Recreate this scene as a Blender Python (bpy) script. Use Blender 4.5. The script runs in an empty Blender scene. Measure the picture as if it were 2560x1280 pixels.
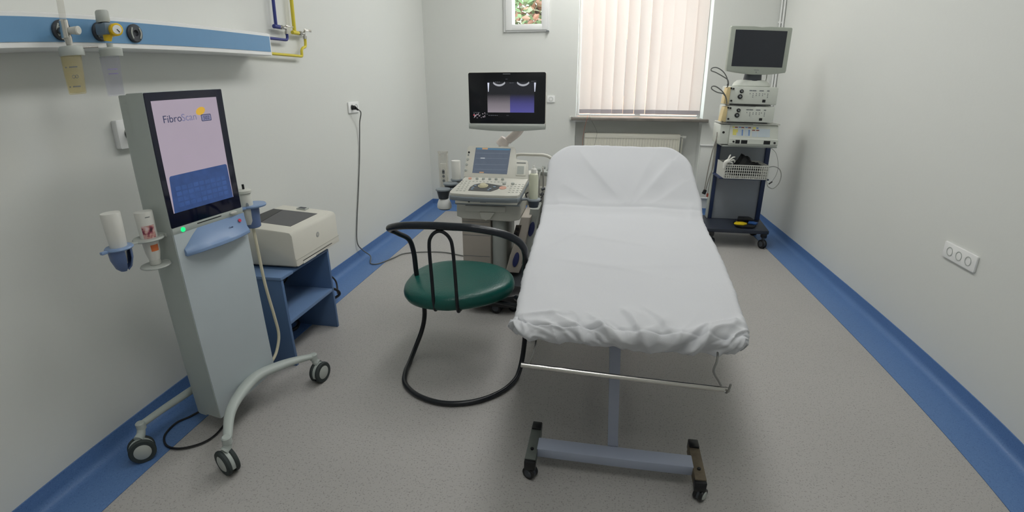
import bpy, bmesh, math, random
import numpy as np
from mathutils import Matrix, Vector

sc = bpy.context.scene
COL = sc.collection
random.seed(7)

# ------------------------------------------------------------------ camera
# wide phone lens with slight barrel distortion: angle as a polynomial of the radius on the sensor (mm)
cd = bpy.data.cameras.new('camera')
cd.type = 'PANO'
cd.panorama_type = 'FISHEYE_LENS_POLYNOMIAL'
cd.sensor_fit = 'HORIZONTAL'
cd.sensor_width = 36
cd.fisheye_fov = 2.9
for i, k in enumerate((-0.0008165549305685573, 0.06102128257963306, -0.00032607000878614073,
                       -3.8889653174751116e-05, 1.1330617687224653e-06)):
    setattr(cd, 'fisheye_polynomial_k%d' % i, -k)
cd.clip_start = 0.02
cam = bpy.data.objects.new('camera', cd)
COL.objects.link(cam)
sc.camera = cam
m = Matrix(((0.9866596244898073, -0.05208245696168802, 0.15424073093209315),
            (0.1627585397237933, 0.3361104039802752, -0.9276526581017243),
            (-0.003527484742820195, 0.9403814194320569, 0.34010342961860746))).to_4x4()
m.translation = (0, 0, 1.38)
cam.matrix_world = m

# ------------------------------------------------------------------ world, exposure, lamps
sc.view_settings.view_transform = 'Standard'
sc.view_settings.look = 'None'
sc.view_settings.gamma = 1
sc.view_settings.use_curve_mapping = False
sc.view_settings.exposure = 0.0
w = bpy.data.worlds.new('world')
sc.world = w
w.use_nodes = True
bg = w.node_tree.nodes['Background']
bg.inputs[0].default_value = (0.93, 0.97, 1.0, 1)
bg.inputs[1].default_value = 4.6
LAMP_POWER = 7.9
LAMP_AT = [(0.02, 2.55), (0.02, 4.35), (0.02, 0.5)]
LAMP_GAIN = [0.86, 1.40, 0.74]
CEIL = 3.2

# ------------------------------------------------------------------ materials
def lin(c):
    return tuple(((x / 255) / 12.92 if x / 255 <= .04045 else ((x / 255 + .055) / 1.055) ** 2.4) for x in c)


def mat(name, rgb, rough=.5, metal=0, var=.06, scale=18, bump=0, bscale=60, emit=0, spec=.5, coat=0, alpha=1, trans=0, ior=1.45):
    """principled material whose colour varies a little with procedural noise (rgb in 0..255 sRGB)"""
    mt = bpy.data.materials.new(name)
    mt.use_nodes = True
    nt = mt.node_tree
    p = nt.nodes['Principled BSDF']
    c = lin(rgb)
    tc = nt.nodes.new('ShaderNodeTexCoord')
    ns = nt.nodes.new('ShaderNodeTexNoise')
    ns.inputs['Scale'].default_value = scale
    ns.inputs['Detail'].default_value = 3
    nt.links.new(tc.outputs['Object'], ns.inputs['Vector'])
    mx = nt.nodes.new('ShaderNodeMix')
    mx.data_type = 'RGBA'
    mx.inputs['A'].default_value = tuple(x * (1 - var) for x in c) + (1,)
    mx.inputs['B'].default_value = tuple(min(1, x * (1 + var)) for x in c) + (1,)
    nt.links.new(ns.outputs['Fac'], mx.inputs['Factor'])
    nt.links.new(mx.outputs['Result'], p.inputs['Base Color'])
    p.inputs['Roughness'].default_value = rough
    p.inputs['Metallic'].default_value = metal
    p.inputs['Specular IOR Level'].default_value = spec
    p.inputs['Coat Weight'].default_value = coat
    p.inputs['Alpha'].default_value = alpha
    p.inputs['Transmission Weight'].default_value = trans
    p.inputs['IOR'].default_value = ior
    if emit:
        nt.links.new(mx.outputs['Result'], p.inputs['Emission Color'])
        p.inputs['Emission Strength'].default_value = emit
    if bump:
        n2 = nt.nodes.new('ShaderNodeTexNoise')
        n2.inputs['Scale'].default_value = bscale
        nt.links.new(tc.outputs['Object'], n2.inputs['Vector'])
        b = nt.nodes.new('ShaderNodeBump')
        b.inputs['Strength'].default_value = bump
        b.inputs['Distance'].default_value = .01
        nt.links.new(n2.outputs['Fac'], b.inputs['Height'])
        nt.links.new(b.outputs['Normal'], p.inputs['Normal'])
    return mt


def screen_mat(name, rgb, strength=1.0, var=.04, scale=6):
    """something that gives off light by itself, behind a slightly glossy face"""
    mt = mat(name, (12, 12, 14), rough=.25, var=.02)
    nt = mt.node_tree
    p = nt.nodes['Principled BSDF']
    ns = nt.nodes.new('ShaderNodeTexNoise')
    ns.inputs['Scale'].default_value = scale
    tc = nt.nodes.new('ShaderNodeTexCoord')
    nt.links.new(tc.outputs['Object'], ns.inputs['Vector'])
    c = lin(rgb)
    mx = nt.nodes.new('ShaderNodeMix')
    mx.data_type = 'RGBA'
    mx.inputs['A'].default_value = tuple(x * (1 - var) for x in c) + (1,)
    mx.inputs['B'].default_value = tuple(x * (1 + var) for x in c) + (1,)
    nt.links.new(ns.outputs['Fac'], mx.inputs['Factor'])
    nt.links.new(mx.outputs['Result'], p.inputs['Emission Color'])
    p.inputs['Emission Strength'].default_value = strength
    return mt


def vinyl(name, rgb, speck_dark, speck_light, amount=.5):
    mt = mat(name, rgb, rough=.42, var=.05, scale=2.2, spec=.4)
    nt = mt.node_tree
    p = nt.nodes['Principled BSDF']
    base = p.inputs['Base Color'].links[0].from_socket
    tc = nt.nodes.new('ShaderNodeTexCoord')
    cur = base
    for sc_, lo, hi, col, am in ((150, .60, .68, speck_dark, amount), (210, .62, .70, speck_light, amount * .8), (55, .60, .72, speck_dark, amount * .3)):
        n = nt.nodes.new('ShaderNodeTexNoise')
        n.inputs['Scale'].default_value = sc_
        n.inputs['Detail'].default_value = 1
        nt.links.new(tc.outputs['Object'], n.inputs['Vector'])
        r = nt.nodes.new('ShaderNodeMapRange')
        r.inputs['From Min'].default_value = lo
        r.inputs['From Max'].default_value = hi
        r.inputs['To Max'].default_value = am
        nt.links.new(n.outputs['Fac'], r.inputs['Value'])
        mx = nt.nodes.new('ShaderNodeMix')
        mx.data_type = 'RGBA'
        nt.links.new(r.outputs['Result'], mx.inputs['Factor'])
        nt.links.new(cur, mx.inputs['A'])
        mx.inputs['B'].default_value = lin(col) + (1,)
        cur = mx.outputs['Result']
    nt.links.new(cur, p.inputs['Base Color'])
    return mt


WALL = mat('wall_paint', (220, 222, 218), rough=.62, var=.015, scale=1.3, bump=.05, bscale=40, spec=.25)
CEILM = mat('ceiling_paint', (228, 228, 224), rough=.9, var=.01)
FLOOR = vinyl('floor_vinyl', (174, 172, 169), (116, 110, 108), (182, 178, 174), .55)
BLUEV = vinyl('blue_vinyl', (92, 126, 176), (70, 102, 152), (122, 154, 198), .5)
WHITE = mat('white_plastic', (222, 222, 216), rough=.4, var=.02)
OFFW = mat('offwhite_plastic', (206, 207, 200), rough=.45, var=.02)
LGREY = mat('light_grey_plastic', (176, 181, 176), rough=.45, var=.03)
GREY = mat('grey_plastic', (128, 133, 135), rough=.45, var=.04)
DGREY = mat('dark_grey_plastic', (66, 70, 76), rough=.45, var=.05)
BLACK = mat('black_plastic', (22, 23, 26), rough=.35, var=.1)
RUBBER = mat('dark_rubber', (52, 60, 60), rough=.7, var=.08)
CHROME = mat('chrome', (205, 203, 198), rough=.22, metal=1, var=.03)
STEEL = mat('brushed_steel', (150, 150, 148), rough=.35, metal=1, var=.05)
RUST = mat('worn_zinc', (118, 108, 92), rough=.6, metal=.6, var=.35, scale=45)
ZINC = mat('dull_zinc', (112, 118, 114), rough=.5, metal=.6, var=.15, scale=40)
RAILBLUE = mat('blue_rail_panel', (108, 153, 192), rough=.35, var=.03)
RAILWHITE = mat('rail_white', (236, 237, 236), rough=.35, var=.01)
PIPEBLUE = mat('dark_blue_pipe_paint', (48, 58, 128), rough=.35, var=.05)
PIPEYEL = mat('yellow_pipe_paint', (236, 196, 40), rough=.35, var=.05)
MBODY = mat('scanner_body_grey', (176, 184, 180), rough=.4, var=.02)
MFRONT = mat('scanner_front_bluegrey', (188, 198, 203), rough=.28, var=.015)
MBLUE = mat('scanner_blue', (128, 154, 192), rough=.35, var=.02)
MDBLUE = mat('holder_blue', (94, 114, 154), rough=.4, var=.03)
GLASSB = mat('dark_glass_bezel', (16, 20, 44), rough=.08, var=.02, spec=.6)
SCRW = screen_mat('lit_screen_pale', (186, 173, 188), .72, .04, 9)
SCRB = screen_mat('lit_screen_blue', (52, 78, 130), .8, .3, 28)
SCRB2 = screen_mat('lit_screen_blue_light', (76, 106, 160), .9, .1, 30)
TXTD = screen_mat('lit_screen_ink', (62, 66, 98), .8)
TXTL = screen_mat('lit_screen_pale_ink', (132, 132, 168), .75)
SCRGOLD = screen_mat('lit_screen_gold', (214, 170, 62), .9)
GREENLED = screen_mat('green_lamp', (30, 235, 130), 1.3)
REDM = mat('red_mark', (206, 60, 84), rough=.5)
BEIGE = mat('printer_beige', (214, 212, 202), rough=.45, var=.015)
BEIGE2 = mat('printer_beige_darker', (188, 186, 176), rough=.45, var=.02)
TRAYD = mat('printer_tray_dark', (84, 84, 87), rough=.45, var=.05)
STAND = mat('blue_laminate', (84, 112, 152), rough=.45, var=.03)
STANDE = mat('blue_laminate_edge', (108, 136, 176), rough=.45, var=.03)
GREEN = mat('green_vinyl', (8, 80, 72), rough=.33, var=.06, scale=8, bump=.12, bscale=120)
TUBEB = mat('black_tube_paint', (20, 24, 30), rough=.3, var=.1)
SHEET = mat('white_sheet', (203, 205, 209), rough=.85, var=.012, scale=5, bump=.08, bscale=420, spec=.2)
COUCHM = mat('couch_frame_paint', (150, 156, 172), rough=.4, var=.03)
COUCHB = mat('couch_base_paint', (158, 166, 184), rough=.42, var=.03)
MATTR = mat('couch_vinyl', (60, 70, 90), rough=.5)
UWHITE = mat('ultrasound_white', (216, 215, 206), rough=.42, var=.02)
UBEIGE = mat('ultrasound_beige', (190, 182, 172), rough=.5, var=.02)
UBUMP = mat('ultrasound_bumper_grey', (138, 146, 152), rough=.4, var=.03)
UOVAL = mat('dark_blue_oval', (52, 60, 108), rough=.4)
MARBLE = mat('marble_sill', (128, 124, 118), rough=.3, var=.35, scale=9)
RADM = mat('radiator_enamel', (226, 224, 212), rough=.4, var=.01)
CREAMC = mat('cream_cable', (214, 208, 184), rough=.5)
GREYC = mat('grey_cable', (104, 106, 104), rough=.5)
TOWDB = mat('tower_dark_blue', (40, 54, 88), rough=.4, var=.05)
TOWG = mat('tower_grey_panel', (150, 156, 164), rough=.4, var=.02)
TOWW = mat('device_offwhite', (212, 216, 208), rough=.4, var=.02)
MONG = mat('monitor_greygreen', (170, 176, 166), rough=.4, var=.02)
YELP = mat('aged_yellow_plastic', (216, 196, 148), rough=.5, var=.08)
YELLOW = mat('pedal_yellow', (226, 198, 24), rough=.4)
PBLUE = mat('pedal_blue', (44, 86, 150), rough=.4)
MARK_Y = mat('label_yellow', (222, 214, 120), rough=.5)
MARK_B = mat('label_blue', (120, 150, 200), rough=.5)
MARK_R = mat('label_red', (128, 60, 56), rough=.5)
MARK_P = mat('label_pale', (196, 208, 216), rough=.5)
ORANGE = mat('label_orange', (222, 122, 70), rough=.5)
KEYP = mat('key_pink', (224, 176, 158), rough=.5)
KEYB = mat('key_blue', (150, 170, 190), rough=.5)
BALL = mat('trackball_ivory', (214, 208, 178), rough=.2)


def glass_mat(name, rgb, body=.25, gloss=.1):
    """thin clear plastic or window glass: see-through with a faint tint and a sheen"""
    mt = bpy.data.materials.new(name)
    mt.use_nodes = True
    nt = mt.node_tree
    nt.nodes.clear()
    o = nt.nodes.new('ShaderNodeOutputMaterial')
    t = nt.nodes.new('ShaderNodeBsdfTransparent')
    t.inputs[0].default_value = lin(rgb) + (1,)
    d = nt.nodes.new('ShaderNodeBsdfDiffuse')
    d.inputs[0].default_value = lin(rgb) + (1,)
    ns = nt.nodes.new('ShaderNodeTexNoise')
    ns.inputs['Scale'].default_value = 20
    mr = nt.nodes.new('ShaderNodeMapRange')
    mr.inputs['To Min'].default_value = body * .85
    mr.inputs['To Max'].default_value = body * 1.15
    nt.links.new(ns.outputs['Fac'], mr.inputs['Value'])
    g = nt.nodes.new('ShaderNodeBsdfGlossy')
    g.inputs['Roughness'].default_value = .08
    m1 = nt.nodes.new('ShaderNodeMixShader')
    nt.links.new(mr.outputs['Result'], m1.inputs[0])
    nt.links.new(t.outputs[0], m1.inputs[1])
    nt.links.new(d.outputs[0], m1.inputs[2])
    m2 = nt.nodes.new('ShaderNodeMixShader')
    m2.inputs[0].default_value = gloss
    nt.links.new(m1.outputs[0], m2.inputs[1])
    nt.links.new(g.outputs[0], m2.inputs[2])
    nt.links.new(m2.outputs[0], o.inputs[0])
    return mt


JARY = glass_mat('yellowed_clear_jar', (249, 245, 230), .08, .02)
JARC = glass_mat('clear_jar', (249, 249, 252), .025, .02)
PANE = glass_mat('window_glass', (246, 250, 250), .01, .04)
ACRYL = glass_mat('milky_acrylic', (246, 245, 242), .16, .04)


def vane_mat(name, rgb, see=.1, tr=.6):
    mt = bpy.data.materials.new(name)
    mt.use_nodes = True
    nt = mt.node_tree
    nt.nodes.clear()
    o = nt.nodes.new('ShaderNodeOutputMaterial')
    d = nt.nodes.new('ShaderNodeBsdfDiffuse')
    t = nt.nodes.new('ShaderNodeBsdfTranslucent')
    x = nt.nodes.new('ShaderNodeBsdfTransparent')
    tc = nt.nodes.new('ShaderNodeTexCoord')
    wv = nt.nodes.new('ShaderNodeTexNoise')
    wv.inputs['Scale'].default_value = 350
    nt.links.new(tc.outputs['Object'], wv.inputs['Vector'])
    mx = nt.nodes.new('ShaderNodeMix')
    mx.data_type = 'RGBA'
    c = lin(rgb)
    mx.inputs['A'].default_value = tuple(v * .93 for v in c) + (1,)
    mx.inputs['B'].default_value = c + (1,)
    nt.links.new(wv.outputs['Fac'], mx.inputs['Factor'])
    nt.links.new(mx.outputs['Result'], d.inputs[0])
    nt.links.new(mx.outputs['Result'], t.inputs[0])
    m1 = nt.nodes.new('ShaderNodeMixShader')
    m1.inputs[0].default_value = tr
    nt.links.new(d.outputs[0], m1.inputs[1])
    nt.links.new(t.outputs[0], m1.inputs[2])
    m2 = nt.nodes.new('ShaderNodeMixShader')
    m2.inputs[0].default_value = see
    nt.links.new(m1.outputs[0], m2.inputs[1])
    nt.links.new(x.outputs[0], m2.inputs[2])
    nt.links.new(m2.outputs[0], o.inputs[0])
    return mt


VANE = vane_mat('blind_fabric', (246, 240, 237), .04, .62)
VHEM = vane_mat('blind_hem_fabric', (206, 200, 204), .0, .28)

# ------------------------------------------------------------------ geometry helpers
I4 = Matrix.Identity(4)


def frame(o, x, y, z):
    """matrix whose columns are the axes x y z, at o"""
    mm = Matrix.Identity(4)
    for i, a in enumerate((Vector(x).normalized(), Vector(y).normalized(), Vector(z).normalized())):
        for r in range(3):
            mm[r][i] = a[r]
    for r in range(3):
        mm[r][3] = o[r]
    return mm


def B():
    return bmesh.new()


def bx(bm, x0, x1, y0, y1, z0, z1, bev=0, seg=2, M=None):
    M = M or I4
    vs = [bm.verts.new(M @ Vector((x, y, z))) for x in (x0, x1) for y in (y0, y1) for z in (z0, z1)]
    fs = [(0, 1, 3, 2), (4, 6, 7, 5), (0, 4, 5, 1), (2, 3, 7, 6), (0, 2, 6, 4), (1, 5, 7, 3)]
    ff = [bm.faces.new([vs[i] for i in f]) for f in fs]
    if bev:
        ed = list({e for f in ff for e in f.edges})
        bmesh.ops.bevel(bm, geom=ed, offset=bev, segments=seg, affect='EDGES', profile=.5)
    return bm


def ring_pts(c, a, b, r, seg, r2=None, ph=0):
    r2 = r if r2 is None else r2
    return [c + a * (r * math.cos(t + ph)) + b * (r2 * math.sin(t + ph)) for t in [2 * math.pi * i / seg for i in range(seg)]]


def skin_rings(bm, rings, cap0=True, cap1=True, closed=False):
    V = [[bm.verts.new(p) for p in r] for r in rings]
    n = len(V[0])
    k = len(V)
    for i in range(k if closed else k - 1):
        a, b = V[i], V[(i + 1) % k]
        for j in range(n):
            bm.faces.new((a[j], a[(j + 1) % n], b[(j + 1) % n], b[j]))
    if not closed:
        if cap0:
            bm.faces.new(V[0][::-1])
        if cap1:
            bm.faces.new(V[-1])
    return bm


def perp(d):
    d = d.normalized()
    a = d.cross(Vector((0, 0, 1)))
    if a.length < 1e-3:
        a = Vector((1, 0, 0))
    a.normalize()
    return a, d.cross(a).normalized()


def cyl(bm, p0, p1, r0, r1=None, seg=24, cap=True, M=None, bev=0):
    M = M or I4
    p0, p1 = M @ Vector(p0), M @ Vector(p1)
    r1 = r0 if r1 is None else r1
    d = p1 - p0
    a, b = perp(d)
    if bev:
        L = d.length
        u = d / L
        rs = [(p0, r0 - bev), (p0 + u * bev, r0), (p1 - u * bev, r1), (p1, r1 - bev)]
        return skin_rings(bm, [ring_pts(c, a, b, r, seg) for c, r in rs], cap, cap)
    return skin_rings(bm, [ring_pts(p0, a, b, r0, seg), ring_pts(p1, a, b, r1, seg)], cap, cap)


def catmull(P, n=8, closed=False):
    P = [Vector(p) for p in P]
    out = []
    N = len(P)
    for i in range(N if closed else N - 1):
        if closed:
            a, b, c, d = P[(i - 1) % N], P[i], P[(i + 1) % N], P[(i + 2) % N]
        else:
            b, c = P[i], P[i + 1]
            a = P[i - 1] if i else b * 2 - c
            d = P[i + 2] if i + 2 < N else c * 2 - b
        for k in range(n):
            t = k / n
            out.append(.5 * ((2 * b) + (c - a) * t + (2 * a - 5 * b + 4 * c - d) * t * t + (3 * b - a - 3 * c + d) * t ** 3))
    if not closed:
        out.append(P[-1])
    return out


def tube(bm, P, r, seg=12, n=8, closed=False, smooth=True, r2=None, up=None, M=None):
    """sweep a round (or r x r2 flat oval) section along a path; r may be a list over the control points"""
    M = M or I4
    P = [M @ Vector(p) for p in P]
    Q = catmull(P, n, closed) if smooth else P
    K = len(Q)
    if isinstance(r, (list, tuple)):
        rr = [float(np.interp(i / (K - 1), np.linspace(0, 1, len(r)), r)) for i in range(K)]
    else:
        rr = [r] * K
    T = []
    for i in range(K):
        if closed:
            t = Q[(i + 1) % K] - Q[i - 1]
        else:
            t = Q[min(i + 1, K - 1)] - Q[max(i - 1, 0)]
        T.append(t.normalized() if t.length > 1e-9 else Vector((0, 0, 1)))
    a, b = perp(T[0])
    rings = []
    for i in range(K):
        if up is not None:
            a = T[i].cross(Vector(up))
            a.normalize()
        else:
            a = (a - T[i] * a.dot(T[i])).normalized()
        b = T[i].cross(a)
        f = 1 if r2 is None else r2
        rings.append(ring_pts(Q[i], a, b, rr[i], seg, rr[i] * f))
    return skin_rings(bm, rings, closed=closed)


def lathe(bm, prof, c=(0, 0, 0), seg=32, M=None, sx=1, sy=1):
    """profile [(radius, height)] turned round the local z axis at c"""
    M = M or I4
    c = Vector(c)
    rings = []
    for r, z in prof:
        rings.append([M @ (c + Vector((sx * max(r, 1e-4) * math.cos(t), sy * max(r, 1e-4) * math.sin(t), z)))
                      for t in [2 * math.pi * i / seg for i in range(seg)]])
    return skin_rings(bm, rings)


def prism(bm, poly, h0, h1, M=None, bev=0):
    """extrude a 2D outline (local x, y) from height h0 to h1 (local z)"""
    M = M or I4
    n = len(poly)
    if bev:
        cx = sum(p[0] for p in poly) / n
        cy = sum(p[1] for p in poly) / n
        def inset(d):
            out = []
            for i in range(n):
                a, b, c = Vector(poly[i - 1]), Vector(poly[i]), Vector(poly[(i + 1) % n])
                e1, e2 = (b - a), (c - b)
                if e1.length < 1e-9 or e2.length < 1e-9:
                    out.append(tuple(b)); continue
                n1 = Vector((-e1.y, e1.x)).normalized()
                n2 = Vector((-e2.y, e2.x)).normalized()
                nn = (n1 + n2)
                nn = nn / max(.4, nn.length_squared / 2)
                out.append((b.x + nn.x * d * SGN, b.y + nn.y * d * SGN))
            return out
        area = sum(poly[i][0] * poly[(i + 1) % n][1] - poly[(i + 1) % n][0] * poly[i][1] for i in range(n))
        SGN = 1 if area > 0 else -1
        s = 1 if h1 > h0 else -1
        lv = [(inset(bev), h0), (inset(bev * .3), h0 + s * bev * .3), (poly, h0 + s * bev), (poly, h1 - s * bev), (inset(bev * .3), h1 - s * bev * .3), (inset(bev), h1)]
    else:
        lv = [(poly, h0), (poly, h1)]
    return skin_rings(bm, [[M @ Vector((x, y, h)) for x, y in P] for P, h in lv])


def rrect(x0, x1, y0, y1, r, seg=5):
    out = []
    for cx, cy, a0 in ((x1 - r, y1 - r, 0), (x0 + r, y1 - r, 90), (x0 + r, y0 + r, 180), (x1 - r, y0 + r, 270)):
        for i in range(seg + 1):
            a = math.radians(a0 + 90 * i / seg)
            out.append((cx + r * math.cos(a), cy + r * math.sin(a)))
    return out


def circ(cx, cy, r, r2=None, seg=24):
    r2 = r2 or r
    return [(cx + r * math.cos(2 * math.pi * i / seg), cy + r2 * math.sin(2 * math.pi * i / seg)) for i in range(seg)]


def obj(name, bm, material, parent=None, label=None, smooth=35):
    bmesh.ops.recalc_face_normals(bm, faces=bm.faces)
    me = bpy.data.meshes.new(name)
    bm.to_mesh(me)
    bm.free()
    if smooth:
        me.shade_smooth()
        me.set_sharp_from_angle(angle=math.radians(smooth))
    me.materials.append(material)
    o = bpy.data.objects.new(name, me)
    COL.objects.link(o)
    if parent is not None:
        o.parent = parent
    if label:
        o['label'] = label
    return o


def struct(name, bm, material, parent=None, smooth=35):
    o = obj(name, bm, material, parent, smooth=smooth)
    if parent is None:
        o['kind'] = 'structure'
    return o


def tag(o, label, cat, group=None):
    o['label'] = label
    o['category'] = cat
    if group:
        o['group'] = group
    return o


def thing(name, label, cat, loc=(0, 0, 0), rz=0, group=None):
    o = bpy.data.objects.new(name, None)
    COL.objects.link(o)
    o.location = loc
    o.rotation_euler = (0, 0, rz)
    o.empty_display_size = .05
    return tag(o, label, cat, group)


def text(bm, s, size, M, depth=.0006, align='LEFT'):
    """lettering as real geometry, laid in the local xy plane of M"""
    cu = bpy.data.curves.new('t', 'FONT')
    cu.body = s
    cu.size = size
    cu.extrude = depth
    cu.align_x = align
    o = bpy.data.objects.new('t', cu)
    COL.objects.link(o)
    dg = bpy.context.evaluated_depsgraph_get()
    me = bpy.data.meshes.new_from_object(o.evaluated_get(dg))
    me.transform(M)
    bm.from_mesh(me)
    bpy.data.objects.remove(o)
    bpy.data.meshes.remove(me)
    bpy.data.curves.remove(cu)
    return bm


def copy_tree(o, parent=None):
    c = o.copy()
    COL.objects.link(c)
    if parent is not None:
        c.parent = parent
    for ch in list(o.children):
        copy_tree(ch, c)
    return c


PI = math.pi
XL, XR, YB, YF = -1.87, 1.84, 5.40, -1.3
SK, SW = .086, .23           # height of the skirting, width of the blue strip on the floor

# ------------------------------------------------------------------ room shell
struct('floor', bx(B(), XL - .1, XR + .1, YF - .1, YB + .1, -.1, 0), FLOOR, smooth=0)
struct('ceiling', bx(B(), XL - .1, XR + .1, YF - .1, YB + .1, CEIL, CEIL + .1), CEILM, smooth=0)
struct('wall_left', bx(B(), XL - .1, XL, YF - .1, YB + .1, 0, CEIL), WALL, smooth=0)
struct('wall_right', bx(B(), XR, XR + .1, YF - .1, YB + .1, 0, CEIL), WALL, smooth=0)
struct('wall_front', bx(B(), XL, XR, YF - .1, YF, 0, CEIL), WALL, smooth=0)
# back wall with the two window openings and the radiator niche below the sill
WX0, WX1, WZ0, WZ1 = -.19, 1.145, 1.045, 2.72     # large window opening
SX0, SX1, SZ0, SZ1 = -.91, -.50, 1.955, 2.55      # small window opening
bm = B()
T = .34
for x0, x1, z0, z1 in ((XL - .1, SX0, 0, CEIL), (SX0, SX1, 0, SZ0), (SX0, SX1, SZ1, CEIL), (SX1, WX0, 0, CEIL),
                       (WX0, WX1, WZ1, CEIL), (WX1, XR + .1, 0, CEIL)):
    bx(bm, x0, x1, YB, YB + T, z0, z1)
bx(bm, WX0, WX1, YB + .16, YB + T, 0, 1.01)     # niche back
struct('wall_back', bm, WALL, smooth=0)


def skirt_profile(n=6):
    r = .04
    pr = [(.0, SK), (.006, SK), (.006, r)]
    for i in range(1, n + 1):
        a = PI / 2 * i / n
        pr.append((.006 + r * (1 - math.cos(a)), r - (r - .003) * math.sin(a)))
    pr += [(SW, .003), (SW, 0.0005), (0, 0.0005)]
    return pr


def skirt(name, fn0, fn1):
    pr = skirt_profile()
    return struct(name, skin_rings(B(), [[Vector(fn0(d, z)) for d, z in pr], [Vector(fn1(d, z)) for d, z in pr]]), BLUEV, smooth=25)


skirt('baseboard_left', lambda d, z: (XL + d, YF, z), lambda d, z: (XL + d, YB - d, z))
skirt('baseboard_right', lambda d, z: (XR - d, YF, z), lambda d, z: (XR - d, YB - d, z))
skirt('baseboard_back', lambda d, z: (XL + d, YB - d, z), lambda d, z: (WX0, YB - d, z))
skirt('baseboard_back_right', lambda d, z: (WX1, YB - d, z), lambda d, z: (XR - d, YB - d, z))
skirt('baseboard_niche', lambda d, z: (WX0, YB - d, z), lambda d, z: (WX1, YB - d, z))

# sill
bm = B()
prism(bm, rrect(WX0 - .045, WX1 + .05, YB - .075, YB + .16, .012), 1.018, 1.05, bev=.006)
struct('windowsill', bm, MARBLE)
bm = B()
bx(bm, WX0 - .02, WX0 + .14, YB - .03, YB + .0, 1.006, 1.02, .003)
struct('trim_1', bm, RAILWHITE)

# large window behind the blind
win = bpy.data.objects.new('window_1', None)
COL.objects.link(win)
win['kind'] = 'structure'
bm = B()
yw = YB + .17
for a in ((WX0, WX0 + .03, 1.05, WZ1), (WX1 - .03, WX1, 1.05, WZ1), (WX0 + .03, WX1 - .03, 1.05, 1.07), (WX0 + .03, WX1 - .03, WZ1 - .07, WZ1),
          (.45, .51, 1.07, WZ1 - .07)):
    bx(bm, a[0], a[1], yw, yw + .06, a[2], a[3], .006)
struct('window_frame', bm, RAILWHITE, win)
struct('window_pane', bx(B(), WX0 + .025, WX1 - .025, yw + .025, yw + .031, 1.065, WZ1 - .06), PANE, win)

# small window
win2 = bpy.data.objects.new('window_2', None)
COL.objects.link(win2)
win2['kind'] = 'structure'
FX0, FX1 = -.975, -.492
bm = B()
for a in ((FX0, FX0 + .03, 1.915, 2.62), (FX1 - .03, FX1, 1.915, 2.62), (FX0 + .03, FX1 - .03, 1.915, 1.94), (FX0 + .03, FX1 - .03, 2.595, 2.62)):
    bx(bm, a[0], a[1], YB - .02, YB + .03, a[2], a[3], .004)
struct('window_frame', bm, RAILWHITE, win2)
bm = B()
for a in ((FX0 + .02, SX0 + .028, 1.93, 2.6), (SX1 - .075, FX1 - .022, 1.93, 2.6), (SX0 + .02, SX1 - .06, 1.93, 1.988), (SX0 + .02, SX1 - .06, 2.53, 2.6)):
    bx(bm, a[0], a[1], YB - .035, YB + .02, a[2], a[3], .008)
struct('window_sash', bm, RAILWHITE, win2)
struct('window_pane', bx(B(), SX0 + .02, SX1 - .07, YB - .012, YB - .006, 1.97, 2.54), PANE, win2)
bm = B()
bx(bm, FX1 - .03, FX1 - .005, YB - .045, YB - .02, 1.912, 1.925, .002)
struct('window_hinge', bm, GREY, win2)

# ------------------------------------------------------------------ outside, seen through the small window and lighting the blind
bm = B()
bx(bm, -9, 9, YB + 1, YB + 14, -2.4, -2.3)
o = obj('ground', bm, mat('yard_paving', (170, 160, 150), .9, var=.1), smooth=0)
o['kind'] = 'structure'
bld = thing('house', 'sunlit orange rendered house across the yard seen through the windows', 'house', (0, YB + 8, -2.3))
bm = B()
bx(bm, -.6, 3.4, 0, 3, 0, 6.6)
obj('wall', bm, mat('orange_render', (236, 186, 154), .9, var=.06, emit=0), bld, smooth=0)
bm = B()
prism(bm, [(-1.0, 6.6), (3.8, 6.6), (1.4, 8.0)], -.4, 3.3, M=frame((0, 0, 0), (1, 0, 0), (0, 0, 1), (0, 1, 0)))
obj('roof', bm, mat('roof_tiles', (160, 88, 66), .9, var=.2), bld, smooth=0)
for x in (.2, 2.0):
    obj('window', bx(B(), x, x + .8, -.03, .05, 3.4, 4.8), mat('house_glass', (90, 100, 110), .2), bld, smooth=0)

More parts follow.
